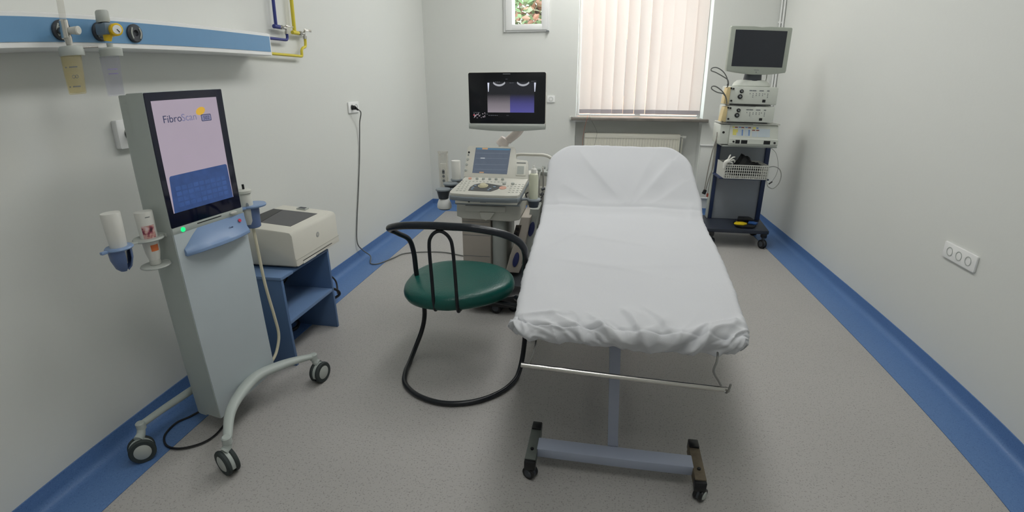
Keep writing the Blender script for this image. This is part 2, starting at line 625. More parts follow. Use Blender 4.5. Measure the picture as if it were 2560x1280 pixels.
# tree: trunk and a crown of many leaf cards, green and reddish
tr = thing('tree', 'leafy tree with green and reddish leaves outside the small window', 'tree', (-.95, YB + 3.2, -2.3))
bm = B()
tube(bm, [(0, 0, 0), (.05, .05, 2.0), (-.05, 0, 3.6), (.1, .05, 5.2)], [.14, .11, .08, .03], seg=10)
for k in range(9):
    a = k * 2.4
    z = 2.8 + k * .28
    tube(bm, [(0, 0, z), (.4 * math.cos(a), .4 * math.sin(a), z + .35), (1.0 * math.cos(a), .9 * math.sin(a), z + .55)], [.04, .025, .01], seg=6, n=4)
obj('trunk', bm, mat('bark', (96, 76, 60), .9, var=.2), tr)
for nm, colr, cnt, sd in (('foliage', (150, 178, 132), 2000, 1), ('foliage', (206, 158, 138), 1500, 2), ('foliage', (204, 210, 184), 1200, 3)):
    rg = np.random.default_rng(sd)
    bm = B()
    for k in range(cnt):
        v = rg.normal(size=3)
        v = v / np.linalg.norm(v) * rg.uniform(.2, 1) ** .5
        c = Vector((v[0] * 1.25, v[1] * 1.0, 4.7 + v[2] * 1.35))
        if sd == 2 and c.z > 4.9:
            c.z -= .9
        q = Matrix.Rotation(rg.uniform(0, 6.28), 4, 'Z') @ Matrix.Rotation(rg.uniform(-1.2, 1.2), 4, 'X') @ Matrix.Rotation(rg.uniform(0, 3), 4, 'Z')
        s = rg.uniform(.06, .11)
        P = [(-s, 0, 0), (-.3 * s, -.5 * s, .1 * s), (s, 0, 0), (-.3 * s, .5 * s, .1 * s)]
        bm.faces.new([bm.verts.new(c + (q @ Vector(p))) for p in P])
    o = obj(nm, bm, mat('leaves_%d' % sd, colr, .6, var=.25, scale=3), tr, smooth=0)
    o['kind'] = 'stuff'

# ------------------------------------------------------------------ ceiling lamps (above the picture)
for i, (x, y) in enumerate(LAMP_AT):
    lm = thing('ceiling_lamp', ('long white ceiling luminaire above the foot of the examination couch', 'long white ceiling luminaire near the window wall', 'long white ceiling luminaire farthest from the window wall')[i],
               'ceiling lamp', (x, y, CEIL))
    bm = B()
    bx(bm, -.33, .33, -.62, .62, -.03, 0, .01)
    obj('housing', bm, RAILWHITE, lm)
    bm = B()
    bx(bm, -.3, .3, -.58, .58, -.13, -.03, .012)
    em = mat('lamp_diffuser_%d' % i, (255, 253, 246), .5, var=.01)
    p = em.node_tree.nodes['Principled BSDF']
    p.inputs['Emission Color'].default_value = (1, .995, .975, 1)
    p.inputs['Emission Strength'].default_value = LAMP_POWER * LAMP_GAIN[i]
    obj('diffuser', bm, em, lm)

# ------------------------------------------------------------------ bedhead service rail on the left wall
RF = -1.715
rail = thing('medical_service_rail', 'long white wall rail with a blue front panel and three black gas outlets', 'service rail', (XL, 1.2, 1.553))
R_ = Matrix.Translation(-Vector((XL, 1.2, 1.553)))
bm = B()
prof = [(XL + .0005, 1.556), (RF - .012, 1.553), (RF, 1.556), (RF, 1.663), (RF - .012, 1.668), (XL + .0005, 1.690)]
skin_rings(bm, [[R_ @ Vector((x, y, z)) for x, z in prof] for y in (-.6, 2.46)])
obj('housing', bm, RAILWHITE, rail, smooth=20)
bm = B()
bx(bm, RF - .002, RF + .002, -.58, 2.452, 1.573, 1.651, M=R_)
obj('front_panel', bm, RAILBLUE, rail, 'blue front panel', smooth=0)
FX = frame((0, 0, 0), (0, 1, 0), (0, 0, 1), (1, 0, 0))     # local x = world y, local y = world z, local z = world x (out of the left wall)


def onwall(x, y, z):
    mm = FX.copy()
    mm.translation = Vector((x, y, z))
    return mm


for y in (1.292, 1.446, 1.594):
    ou = obj('gas_outlet', lathe(B(), [(0, 0), (.034, 0), (.034, .008), (.030, .012), (.012, .012), (.011, .004), (0, .004)], M=R_ @ onwall(RF + .002, y, 1.611)), DGREY, rail)
    for s in (-1, 1):
        Q = [(s * .016, -.02, .013), (s * .022, 0, .014), (s * .016, .02, .013)]
        obj('latch', tube(B(), Q, .003, seg=8, M=R_ @ onwall(RF + .002, y, 1.611)), LGREY, ou)


def onworld(root):
    return Matrix.Translation(-Vector(root.location))


# oxygen flowmeter
fm = thing('oxygen_flowmeter', 'flowmeter with a tall glass tube and a yellowed humidifier jar on the first outlet', 'flowmeter', (-1.64, 1.262, 1.40))
W = onworld(fm)
bm = B()
cyl(bm, (RF + .012, 1.285, 1.608), (-1.655, 1.268, 1.605), .016, .014, M=W)
cyl(bm, (-1.645, 1.258, 1.575), (-1.645, 1.256, 1.635), .015, .013, M=W, bev=.003)
cyl(bm, (-1.64, 1.262, 1.549), (-1.642, 1.26, 1.58), .009, .013, M=W)
obj('valve_body', bm, CHROME, fm)
obj('flow_tube', cyl(B(), (-1.645, 1.256, 1.63), (-1.645, 1.252, 1.80), .0105, .0105, M=W, bev=.003), ACRYL, fm)
obj('knob', cyl(B(), (-1.635, 1.265, 1.60), (-1.60, 1.273, 1.597), .011, .014, M=W, bev=.003), OFFW, fm)
obj('jar_cap', lathe(B(), [(0, 0), (.037, 0), (.038, .004), (.038, .024), (.034, .03), (.012, .033), (0, .033)], M=W @ Matrix.Translation((-1.64, 1.264, 1.521))), LGREY, fm)
obj('nozzle', cyl(B(), (-1.61, 1.28, 1.545), (-1.59, 1.325, 1.546), .003, M=W), CHROME, fm)
jar = lathe(B(), [(0, 0), (.023, 0), (.026, .004), (.029, .06), (.031, .122), (.029, .122), (.027, .06), (.023, .006), (0, .004)], M=W @ Matrix.Translation((-1.64, 1.258, 1.40)))
j = obj('humidifier_jar', jar, JARY, fm, 'yellowed plastic jar')
bm = B()
for z, h in ((1.424, .002), (1.485, .002)):
    for a0, a1 in ((-80, -72), (-55, -10)):
        for a in range(a0, a1, 5):
            t = math.radians(a)
            r = .0283 if z < 1.45 else .0302
            p = Vector((-1.64 + r * math.cos(t), 1.258 + r * math.sin(t), z))
            bx(bm, -.0006, .0006, -.0011, .0011, -h, h, M=W @ Matrix.Translation(p) @ Matrix.Rotation(t, 4, 'Z'))
for a in (-42, -24):
    t = math.radians(a)
    p = Vector((-1.64 + .0295 * math.cos(t), 1.258 + .0295 * math.sin(t), 1.455))
    tube(bm, [(0, .004 * math.cos(u), .005 * math.sin(u)) for u in np.linspace(0, 2 * PI, 9)[:-1]], .0008, seg=5, closed=True, M=W @ Matrix.Translation(p) @ Matrix.Rotation(t, 4, 'Z'))
obj('scale_marks', bm, GREY, j)

# vacuum regulator
vr = thing('vacuum_regulator', 'suction regulator with a yellow pressure gauge and a clear jar on the middle outlet', 'regulator', (-1.64, 1.415, 1.385))
W = onworld(vr)
bm = B()
cyl(bm, (RF + .012, 1.44, 1.61), (-1.665, 1.43, 1.61), .02, .02, M=W)
bx(bm, -1.675, -1.625, 1.395, 1.435, 1.592, 1.632, .006, M=W)
obj('regulator_body', bm, mat('regulator_slate', (104, 122, 138), .4), vr)
bm = B()
cyl(bm, (-1.652, 1.440, 1.608), (-1.600, 1.420, 1.606), .0215, .0215, M=W, bev=.003)
cyl(bm, (-1.65, 1.418, 1.572), (-1.645, 1.42, 1.60), .012, .018, M=W)
g = obj('gauge', bm, PIPEYEL, vr, 'yellow gauge housing')
ax = Vector((.052, -.020, -.002)).normalized()
a_, b_ = perp(ax)
c0 = W @ (Vector((-1.600, 1.420, 1.606)) + ax * .0005)
obj('gauge_face', cyl(B(), c0, c0 + ax * .0015, .015, .015), RAILWHITE, g)
bm = B()
bx(bm, -.0012, .0012, -.001, .012, 0, .001, M=frame(c0 + ax * .0018, a_ + b_ * .8, b_ - a_ * .8, ax))
obj('gauge_needle', bm, BLACK, g)
obj('knob', lathe(B(), [(0, 0), (.021, 0), (.0225, .004), (.0215, .035), (.018, .04), (0, .041)], M=W @ Matrix.Translation((-1.65, 1.412, 1.634))), LGREY, vr, 'grey turning knob')
cap = lathe(B(), [(0, 0), (.036, 0), (.037, .004), (.037, .024), (.033, .029), (.01, .032), (.01, .045), (0, .045)], M=W @ Matrix.Translation((-1.64, 1.415, 1.519)))
obj('jar_cap', cap, LGREY, vr)
j = obj('collection_jar', lathe(B(), [(0, 0), (.024, 0), (.027, .004), (.030, .08), (.032, .134), (.030, .134), (.028, .08), (.024, .006), (0, .004)], M=W @ Matrix.Translation((-1.64, 1.405, 1.385))), JARC, vr, 'clear plastic jar')
bm = B()
for z in (1.46, 1.475):
    for a in range(-60, 0, 6):
        t = math.radians(a)
        p = Vector((-1.64 + .0305 * math.cos(t), 1.405 + .0305 * math.sin(t), z))
        bx(bm, -.0005, .0005, -.0012, .0012, -.0018, .0018, M=W @ Matrix.Translation(p) @ Matrix.Rotation(t, 4, 'Z'))
obj('scale_marks', bm, mat('violet_print', (150, 140, 190), .5), j)

# gas pipes
gp = thing('gas_pipe', 'dark blue painted gas pipe with a small valve at the end of the rail', 'pipe', (XL + .03, 2.705, 1.6))
W = onworld(gp)
X_ = XL + .035
bm = B()
tube(bm, [(X_, 2.708, CEIL - .001), (X_, 2.703, 1.735)], .0095, M=W, smooth=False)
cyl(bm, (X_, 2.68, 1.731), (X_, 2.735, 1.731), .012, M=W, bev=.002)
tube(bm, [(X_, 2.803, 1.70), (X_, 2.805, 1.685), (X_, 2.80, 1.668), (X_, 2.78, 1.662), (X_, 2.70, 1.662), (X_, 2.4605, 1.660)], .0085, M=W, n=4)
obj('pipe', bm, PIPEBLUE, gp)
bm = B()
cyl(bm, (X_, 2.73, 1.731), (X_, 2.80, 1.731), .009, M=W)
cyl(bm, (X_, 2.745, 1.731), (X_, 2.765, 1.731), .013, seg=6, M=W)
cyl(bm, (X_, 2.803, 1.745), (X_, 2.803, 1.70), .008, M=W)
cyl(bm, (X_, 2.803, 1.712), (X_, 2.803, 1.697), .0125, seg=6, M=W)
bx(bm, X_ + .008, X_ + .014, 2.785, 2.86, 1.737, 1.745, .002, M=W)
obj('valve', bm, CHROME, gp)
gp = thing('gas_pipe', 'yellow painted gas pipe with a small valve beside the dark blue pipe', 'pipe', (XL + .03, 2.89, 1.6))
W = onworld(gp)
bm = B()
tube(bm, [(X_, 2.902, CEIL - .001), (X_, 2.889, 1.715)], .011, M=W, smooth=False)
cyl(bm, (X_, 2.862, 1.712), (X_, 2.93, 1.712), .0115, M=W, bev=.002)
tube(bm, [(X_, 2.998, 1.69), (X_, 2.998, 1.66), (X_, 2.99, 1.635), (X_, 2.962, 1.626), (X_, 2.945, 1.61), (X_, 2.942, 1.582), (X_, 2.93, 1.574), (X_, 2.86, 1.575), (X_, 2.65, 1.577), (X_, 2.4605, 1.58)], .0085, M=W, n=4)
obj('pipe', bm, mat('yellow_green_pipe_paint', (214, 198, 62), .35), gp)
bm = B()
cyl(bm, (X_, 2.925, 1.712), (X_, 2.99, 1.715), .009, M=W)
cyl(bm, (X_, 2.94, 1.713), (X_, 2.958, 1.713), .014, seg=6, M=W)
cyl(bm, (X_, 2.998, 1.73), (X_, 2.998, 1.685), .0085, M=W)
cyl(bm, (X_, 2.998, 1.70), (X_, 2.998, 1.682), .0135, seg=6, M=W)
bx(bm, X_ + .008, X_ + .016, 2.98, 3.06, 1.727, 1.742, .003, M=W)
obj('valve', bm, CHROME, gp)


# ------------------------------------------------------------------ sockets
def socket(name, label, M, n=1, w=.085, h=.085, depth=.012, cat='socket', plug=False):
    """plate in the local xy plane of M (z out of the wall), n round schuko inserts along x"""
    root = thing(name, label, cat, M.translation)
    W = onworld(root) @ M
    L = w * n if n > 1 else w
    obj('plate', prism(B(), rrect(-L / 2, L / 2, -h / 2, h / 2, .008), 0, depth, M=W, bev=.003), RAILWHITE, root)
    for i in range(n):
        cx = (i - (n - 1) / 2) * .071
        s = obj('insert', lathe(B(), [(.0225, depth - .001), (.0225, depth + .002), (.0195, depth + .002), (.018, depth - .006), (0, depth - .006)], c=(cx, 0, 0), M=W), LGREY, root)
        for dx in (-.0095, .0095):
            obj('pin_hole', cyl(B(), (cx + dx, 0, depth - .0065), (cx + dx, 0, depth - .004), .0032, M=W, seg=10), BLACK, s)
    return root, W


def wallM(x, y, z, side):
    if side == 'L':
        return frame((x, y, z), (0, -1, 0), (0, 0, 1), (-1, 0, 0)) if False else frame((x, y, z), (0, 1, 0), (0, 0, 1), (1, 0, 0))
    if side == 'R':
        return frame((x, y, z), (0, -1, 0), (0, 0, 1), (-1, 0, 0))
    return frame((x, y, z), (1, 0, 0), (0, 0, 1), (0, -1, 0))


socket('wall_socket', 'white double wall socket with a black plug in it', wallM(XL, 3.625, 1.226, 'L'), 2, .086, .084)
socket('wall_socket', 'white wall socket half hidden behind the tall scanner', wallM(XL, 1.60, 1.235, 'L'), 1, .10, .115, .028)
socket('wall_socket', 'small white socket on the window wall beside the ultrasound screen', wallM(-.462, YB, 1.235, 'B'), 1, .085, .07)
socket('wall_socket', 'white triple socket alone on the bare wall opposite the scanner', wallM(XR, 2.345, .642, 'R'), 3, .083, .082)
sw = thing('cable_box', 'tiny grey wall box at the end of the window sill', 'cable box', (-.225, YB, 1.035))
obj('box', bx(B(), -.028, .012, -.02, 0, -.018, .022, .003), OFFW, sw)
obj('connector', bx(B(), -.012, .006, -.032, -.018, -.004, .016, .002), DGREY, sw)

# black plug behind the scanner
pg = thing('power_plug', 'round black plug in the socket behind the scanner', 'plug', (XL + .03, 1.60, 1.235))
obj('body', cyl(B(), (-.006, 0, 0), (.035, 0, 0), .019, .016, bev=.004), BLACK, pg)

# power cable from the double socket to the ultrasound machine
pc = thing('power_cable', 'grey power cable hanging from the double socket and running over the floor', 'cable', (XL + .02, 3.60, 1.22))
W = onworld(pc)
X_ = XL + .008
bm = B()
pts = [(XL + .05, 3.60, 1.215), (XL + .06, 3.635, 1.185), (XL + .03, 3.66, 1.11), (X_ + .01, 3.665, 1.03), (X_, 3.66, .92), (X_, 3.63, .80), (X_, 3.56, .58), (X_, 3.475, .33),
       (X_ + .005, 3.43, .17), (X_ + .025, 3.47, .09), (-1.79, 3.50, .03), (-1.745, 3.40, .009), (-1.70, 3.375, .009), (-1.66, 3.41, .009), (-1.60, 3.55, .009), (-1.557, 3.664, .007), (-1.399, 3.731, .007), (-1.22, 3.747, .007),
       (-1.05, 3.69, .007), (-.86, 3.62, .007)]
tube(bm, pts, .0045, seg=8, M=W)
obj('cord', bm, GREYC, pc)
bm = B()
cyl(bm, (XL + .006, 3.589, 1.226), (XL + .04, 3.592, 1.224), .018, .016, M=W, bev=.003)
cyl(bm, (XL + .04, 3.592, 1.224), (XL + .056, 3.605, 1.205), .011, .006, M=W)
obj('plug', bm, BLACK, pc, 'black mains plug')


# ------------------------------------------------------------------ castor used by several machines
def castor(parent, pos, ang, r=.05, w=.018, gap=.018, hood=MBODY, tyre=RUBBER, hub=LGREY, top=None, W=None, name='castor', stem=None):
    """twin-wheel castor: pos = point on the floor under it, ang = direction (deg) its axle points"""
    W = W or I4
    a = math.radians(ang)
    ax = Vector((math.cos(a), math.sin(a), 0))
    fw = Vector((-math.sin(a), math.cos(a), 0))
    c = Vector(pos) + Vector((0, 0, r))
    top = top or 2.9 * r
    M0 = W @ frame(c, ax, fw, (0, 0, 1))
    bm = B()
    # hood: a half-round plate between the wheels, rising into the stem
    P = [(r * .93 * math.cos(t), r * .93 * math.sin(t)) for t in np.linspace(math.radians(-20), math.radians(200), 15)]
    P = [(-r * .35, -r * .35)] + [(x, z) for x, z in P[::-1]] + [(r * .35, -r * .35)]
    Mh = W @ frame(c, fw, (0, 0, 1), ax)
    prism(bm, P, -gap / 2, gap / 2, M=Mh, bev=.002)
    if not stem:
        cyl(bm, (0, 0, r * .85), (0, 0, top - r), r * .32, r * .26, M=M0, bev=.002)
    if stem:
        q0 = c + Vector((0, 0, r * .9))
        q1 = Vector((stem[0], stem[1], stem[2]))
        tube(bm, [q0, Vector((q0.x * .4 + q1.x * .6, q0.y * .4 + q1.y * .6, q1.z - .035)), q1 - Vector((0, 0, .012))], [.019, .017, .0155], seg=14, M=W)
        cyl(bm, q1 - Vector((0, 0, .022)), q1 + Vector((0, 0, .012)), .0185, .0185, M=W, bev=.004)
    cs = obj(name, bm, hood, parent)
    for s in (-1, 1):
        o0 = s * gap / 2
        o1 = s * (gap / 2 + w)
        prof = [(r * .60, o0), (r * .94, o0), (r, o0 + s * w * .25), (r, o1 - s * w * .3), (r * .93, o1), (r * .66, o1), (r * .60, o1 - s * w * .2)]
        rings = [[M0 @ Vector((h, q * math.cos(t), q * math.sin(t))) for t in [2 * PI * i / 32 for i in range(32)]] for q, h in prof]
        bmt = skin_rings(B(), rings, False, False, closed=True)
        obj('tyre', bmt, tyre, cs)
        bmh = B()
        prof = [(1e-4, o0), (r * .60, o0), (r * .66, o1 - s * w * .1), (r * .5, o1 + s * .003), (1e-4, o1 + s * .004)]
        skin_rings(bmh, [[M0 @ Vector((h, q * math.cos(t), q * math.sin(t))) for t in [2 * PI * i / 32 for i in range(32)]] for q, h in prof])
        obj('hub', bmh, hub, cs)
    return cs


# ------------------------------------------------------------------ tall liver scanner
A0 = Vector((-1.466, 1.356, 0))
TH = math.radians(82)
ls = thing('liver_scanner', 'tall grey column-shaped scanner on castors with a large upright touch screen', 'medical scanner', A0, TH)
WI = (Matrix.Translation(A0) @ Matrix.Rotation(TH, 4, 'Z')).inverted()
FW = .33
bm = B()
P = [(0, 0), (FW, 0)] + [(FW, .09), (0, .09)]
prism(bm, P, .088, 1.390, bev=.004)
for v in bm.verts:
    if v.co.z < .12:
        v.co.z += .040 * v.co.x / FW
obj('body', bm, MBODY, ls)
bm = B()
P = [(.004, .0905), (.004, .125)] + [(.004 + .045 * (1 - math.cos(t)), .125 + .045 * math.sin(t)) for t in np.linspace(0, PI / 2, 7)[1:]] + \
    [(FW - .004 - .045 * (1 - math.cos(t)), .125 + .045 * math.sin(t)) for t in np.linspace(PI / 2, 0, 7)[:-1]] + [(FW - .004, .125), (FW - .004, .0905)]
prism(bm, P, .075, 1.386, bev=.004)
for v in bm.verts:
    if v.co.z < .12:
        v.co.z += .045 * v.co.x / FW
obj('rear_cover', bm, MBODY, ls)
MF = frame((0, 0, 0), (1, 0, 0), (0, 0, 1), (0, -1, 0))     # local: x along front, y up, z out of the front
obj('front_panel', prism(B(), [(.003, .090), (FW + .002, .130), (FW + .004, .895), (.003, .895)], -.02, .003, M=MF, bev=.001), MFRONT, ls, 'pale blue-grey lower front panel')
obj('screen_bezel', prism(B(), rrect(.002, FW - .003, .917, 1.388, .004), -.01, .003, M=MF, bev=.001), GLASSB, ls, 'dark glass surround of the screen')
scr = obj('screen', bx(B(), .023, .296, .968, 1.36, .0032, .0042, M=MF), SCRW, ls, 'lit screen with the device logo and a blue keyboard', smooth=0)
bm = B()
prism(bm, [(.026, .968), (.294, .968)] + [(.291, 1.09)] + [(.283 + .008 * math.cos(t), 1.095 + .008 * math.sin(t)) for t in np.linspace(0, PI / 2, 5)] +
      [(.042 + .008 * math.cos(t), 1.088 + .012 * math.sin(t)) for t in np.linspace(PI / 2, PI, 5)], .0043, .0047, M=MF)
kb = obj('screen_keyboard', bm, SCRB, scr, smooth=0)
bm = B()
for r_ in range(4):
    for c_ in range(9):
        prism(bm, rrect(.05 + c_ * .0255, .071 + c_ * .0255, .985 + r_ * .02, 1.0 + r_ * .02, .003, 3), .0048, .0049, M=MF)
obj('screen_keys', bm, screen_mat('lit_screen_keys', (56, 84, 138), .85, .3, 40), kb, smooth=0)
bm = B()
text(bm, 'Fibro', .036, frame((.054, -.0048, 1.2835), (1, 0, 0), (0, 0, 1), (0, -1, 0)), .0002)
obj('screen_lettering', bm, TXTD, scr, smooth=0)
bm = B()
text(bm, 'Scan', .036, frame((.129, -.0048, 1.2835), (1, 0, 0), (0, 0, 1), (0, -1, 0)), .0002)
obj('screen_lettering', bm, TXTL, scr, smooth=0)
bm = B()
prism(bm, rrect(.213, .258, 1.275, 1.300, .004), .0045, .0048, M=MF)
fr = obj('screen_number_frame', bm, TXTD, scr, smooth=0)
bm = B()
prism(bm, rrect(.2155, .2555, 1.2775, 1.2975, .003), .0049, .0051, M=MF)
obj('screen_number_field', bm, screen_mat('lit_screen_mid', (128, 128, 160), .85), scr, smooth=0)
bm = B()
text(bm, '502', .0185, frame((.2355, -.0054, 1.281), (1, 0, 0), (0, 0, 1), (0, -1, 0)), .0002, 'CENTER')
obj('screen_lettering', bm, TXTD, scr, smooth=0)
bm = B()
prism(bm, [(.215 + .0215 * math.cos(t) * .94 - .0135 * math.sin(t) * .34, 1.313 + .0215 * math.cos(t) * .34 + .0135 * math.sin(t) * .94) for t in np.linspace(0, 2 * PI, 25)[:-1]], .0045, .0048, M=MF)
obj('screen_emblem', bm, SCRGOLD, scr, smooth=0)
bm = B()
for x0, x1, z in ((.10, .135, 1.218), (.105, .14, 1.158), (.115, .14, 1.148)):
    bx(bm, x0, x1, z, z + .0015, .0043, .0045, M=MF)
obj('screen_lines', bm, screen_mat('lit_screen_faint', (178, 160, 182), .85), scr, smooth=0)
# strip under the bezel, lamp, slot, button
bm = B()
bx(bm, .002, FW, .893, .916, -.01, .004, .001, M=MF)
obj('trim_strip', bm, MBODY, ls)
obj('power_lamp', lathe(B(), [(.0045, .004), (.0045, .007), (.0085, .007), (.009, .004)], c=(.044, .903, 0), M=MF), GREENLED, ls, 'glowing green ring')
obj('slot', bx(B(), .108, .22, .9065, .9095, .004, .0052, M=MF), BLACK, ls, smooth=0)
obj('button', prism(B(), circ(.277, .906, .016, .006), .004, .014, M=MF, bev=.003), OFFW, ls)
# blue ledge
rings = []
for i in range(13):
    x = .03 + (FW - .03) * i / 12
    f = min(1, max(0, (x - .03) / .07))
    u = (x - .03) / (FW - .03)
    d = .010 + .040 * math.sin(PI * min(1, u * .82 + .10)) ** .8 * min(1, .35 + u * 6)
    zt = .828 + .064 * f
    zf = .812 + .004 * f
    rings.append([MF @ Vector(p) for p in ((x, .806, .0035), (x, zt, .0035), (x, zt - .004, .0055), (x, zf + .020, d * .55), (x, zf + .006, d * .97), (x, zf + .002, d), (x, zf - .006, d), (x, zf - .009, d * .9))])
obj('ledge', skin_rings(B(), rings), MBLUE, ls, 'light blue sloping ledge')
bm = B()
t3 = frame((.222, -.030, .856), (1, 0, 0), (0, .78, .62), (0, -.62, .78))
obj('red_mark', lathe(B(), [(0, .0), (.007, .0), (.007, .002), (0, .002)], M=frame((.297, -.0125, .869), (1, 0, 0), (0, .35, .94), (0, -.94, .35)), seg=16), REDM, ls)
text(bm, 'FibroScan', .010, frame((.215, -.0185, .852), (1, 0, 0), (0, .35, .94), (0, -.94, .35)), .0008)
obj('ledge_lettering', bm, mat('dark_blue_print', (60, 74, 110), .5), ls, smooth=0)
# probe holder on the far side
bm = B()
ringc = Vector((.425, .04, .895))
lathe(bm, [(.034, 0), (.056, 0), (.058, .006), (.055, .011), (.034, .011)], c=ringc)
bx(bm, FW - .003, .385, .02, .06, .894, .904, .003)
obj('probe_ring', bm, MBLUE, ls, 'light blue probe ring')
obj('probe_cup', lathe(B(), [(.026, -.092), (.0305, -.088), (.035, 0), (.032, .0), (.028, -.084), (.020, -.088), (.02, -.092)], c=ringc + Vector((-.012, 0, 0))), MDBLUE, ls)
# bottle holder on the near side
bm = B()
r1 = Vector((-.052, .06, .888))
lathe(bm, [(.031, 0), (.050, 0), (.053, .004), (.050, .009), (.031, .009)], c=r1, seg=40)
bx(bm, -.006, .001, .03, .09, .886, .899, .001)
bx(bm, -.13, -.095, .045, .075, .889, .896, .003)
obj('bottle_ring', bm, LGREY, ls)
bm = B()
lathe(bm, [(.0, 0), (.048, 0), (.052, .003), (.050, .007), (0, .007)], c=(-.050, .06, .786), seg=40)
bx(bm, -.006, .001, .045, .075, .786, .795, .001)
obj('bottle_shelf', bm, LGREY, ls)
bm = B()
r2_ = Vector((-.163, .06, .890))
lathe(bm, [(.029, 0), (.043, 0), (.046, .004), (.043, .009), (.029, .009)], c=r2_, seg=40)
bx(bm, -.228, -.205, .052, .068, .888, .898, .003)
bh = obj('probe_ring', bm, MBLUE, ls, 'light blue ring holding the upturned bottle')
bm = B()
prof = [(.014, -.078), (.026, -.066), (.036, -.035), (.038, 0), (.035, 0), (.033, -.035), (.024, -.062), (.012, -.073)]
rings = []
for t in np.linspace(math.radians(-62), math.radians(262), 30):
    rings.append([r2_ + Vector((q * math.cos(t), q * math.sin(t), z)) for q, z in prof])
skin_rings(bm, rings)
obj('probe_cup', bm, MDBLUE, ls, 'blue open cup')
# legs and castors
zs = []
FRONT = [(-1.301, 1.208, .14), (-1.384, 1.336, .152), (-1.416, 1.457, .165), (-1.417, 1.568, .172), (-1.377, 1.680, .160), (-1.336, 1.757, .148), (-1.287, 1.812, .14)]
bm = B()
tube(bm, FRONT, [.017, .022, .027, .029, .027, .022, .016], seg=18, r2=.72, up=(0, 0, 1), M=WI)
obj('leg', bm, MBODY, ls, 'arched front leg')
BACK = [(-1.709, 1.188, .14), (-1.697, 1.294, .142), (-1.68, 1.406, .143), (-1.665, 1.53, .143), (-1.675, 1.68, .142), (-1.70, 1.80, .14)]
bm = B()
tube(bm, BACK, [.014, .015, .017, .018, .016, .014], seg=14, r2=.95, up=(0, 0, 1), M=WI)
obj('leg', bm, MBODY, ls, 'rear leg')
bm = B()
bx(bm, .05, .28, .03, .14, .095, .15, .01)
bm2 = tube(bm, [WI @ Vector((-1.43, 1.53, .15)), WI @ Vector((-1.64, 1.55, .14))], .02, smooth=False)
obj('base', bm, MBODY, ls)
for p, a, tp in (((-1.304, 1.180, 0), -112, (-1.298, 1.200, .142)), ((-1.270, 1.815, 0), -8, (-1.290, 1.812, .140)), ((-1.697, 1.150, 0), -38, (-1.708, 1.188, .142)), ((-1.71, 1.83, 0), 40, (-1.70, 1.80, .14))):
    castor(ls, p, a, r=.052, w=.017, gap=.016, stem=tp, W=WI)

# things standing in the scanner's holders
Lw = Matrix.Translation(A0) @ Matrix.Rotation(TH, 4, 'Z')


def put(name, label, cat, loc, group=None):
    o = thing(name, label, cat, Lw @ Vector(loc), TH, group)
    return o


gb = put('gel_bottle', 'plain white gel bottle upside down in the blue ring of the tall scanner', 'bottle', (-.163, .06, .894))
obj('bottle', lathe(B(), [(.0, -.06), (.014, -.058), (.020, -.02), (.0265, .0), (.0295, .06), (.031, .118), (.030, .122), (.026, .1215), (.0, .119)]), WHITE, gb)
gb2 = put('gel_bottle', 'white bottle with a portrait label standing cap down beside the plain one', 'bottle', (-.048, .06, .794))
obj('bottle', lathe(B(), [(0, .018), (.019, .02), (.0245, .045), (.026, .06), (.0285, .11), (.0305, .19), (.0295, .197), (0, .198)]), WHITE, gb2)
obj('cap', lathe(B(), [(0, 0), (.0175, 0), (.019, .003), (.018, .024), (0, .024)]), OFFW, gb2)


def decal(bm, a0, a1, rz, n=12, off=.0006):
    """patch wrapped on a turned body between two angles; rz = [(radius, z), ...]"""
    rows = []
    for r, z in rz:
        rows.append([bm.verts.new(Vector(((r + off) * math.cos(t), (r + off) * math.sin(t), z))) for t in np.linspace(math.radians(a0), math.radians(a1), n)])
    for i in range(len(rows) - 1):
        for j in range(n - 1):
            bm.faces.new((rows[i][j], rows[i][j + 1], rows[i + 1][j + 1], rows[i + 1][j]))
    return bm


# label faces the camera: local direction towards the camera is about (-.5, -.85)
def pic_mat():
    mt = mat('portrait_label', (190, 150, 150), .5, var=.05)
    nt = mt.node_tree
    p = nt.nodes['Principled BSDF']
    n = nt.nodes.new('ShaderNodeTexNoise')
    n.inputs['Scale'].default_value = 38
    tc = nt.nodes.new('ShaderNodeTexCoord')
    cr = nt.nodes.new('ShaderNodeValToRGB')
    for pos, col in ((.36, (60, 40, 50)), (.45, (150, 70, 90)), (.52, (206, 160, 150)), (.62, (222, 196, 200))):
        e = cr.color_ramp.elements.new(pos)
        e.color = lin(col) + (1,)
    nt.links.new(tc.outputs['Object'], n.inputs['Vector'])
    nt.links.new(n.outputs['Fac'], cr.inputs[0])
    nt.links.new(cr.outputs[0], p.inputs['Base Color'])
    return mt


obj('portrait_label', decal(B(), -158, -72, [(.0278, .098), (.0295, .15)]), pic_mat(), gb2, 'printed portrait label')
obj('orange_band', decal(B(), -130, -72, [(.0254, .054), (.0268, .078)]), ORANGE, gb2, 'orange band')
obj('lettering', decal(B(), -120, -90, [(.0300, .178), (.0301, .181)]), GREY, gb2)

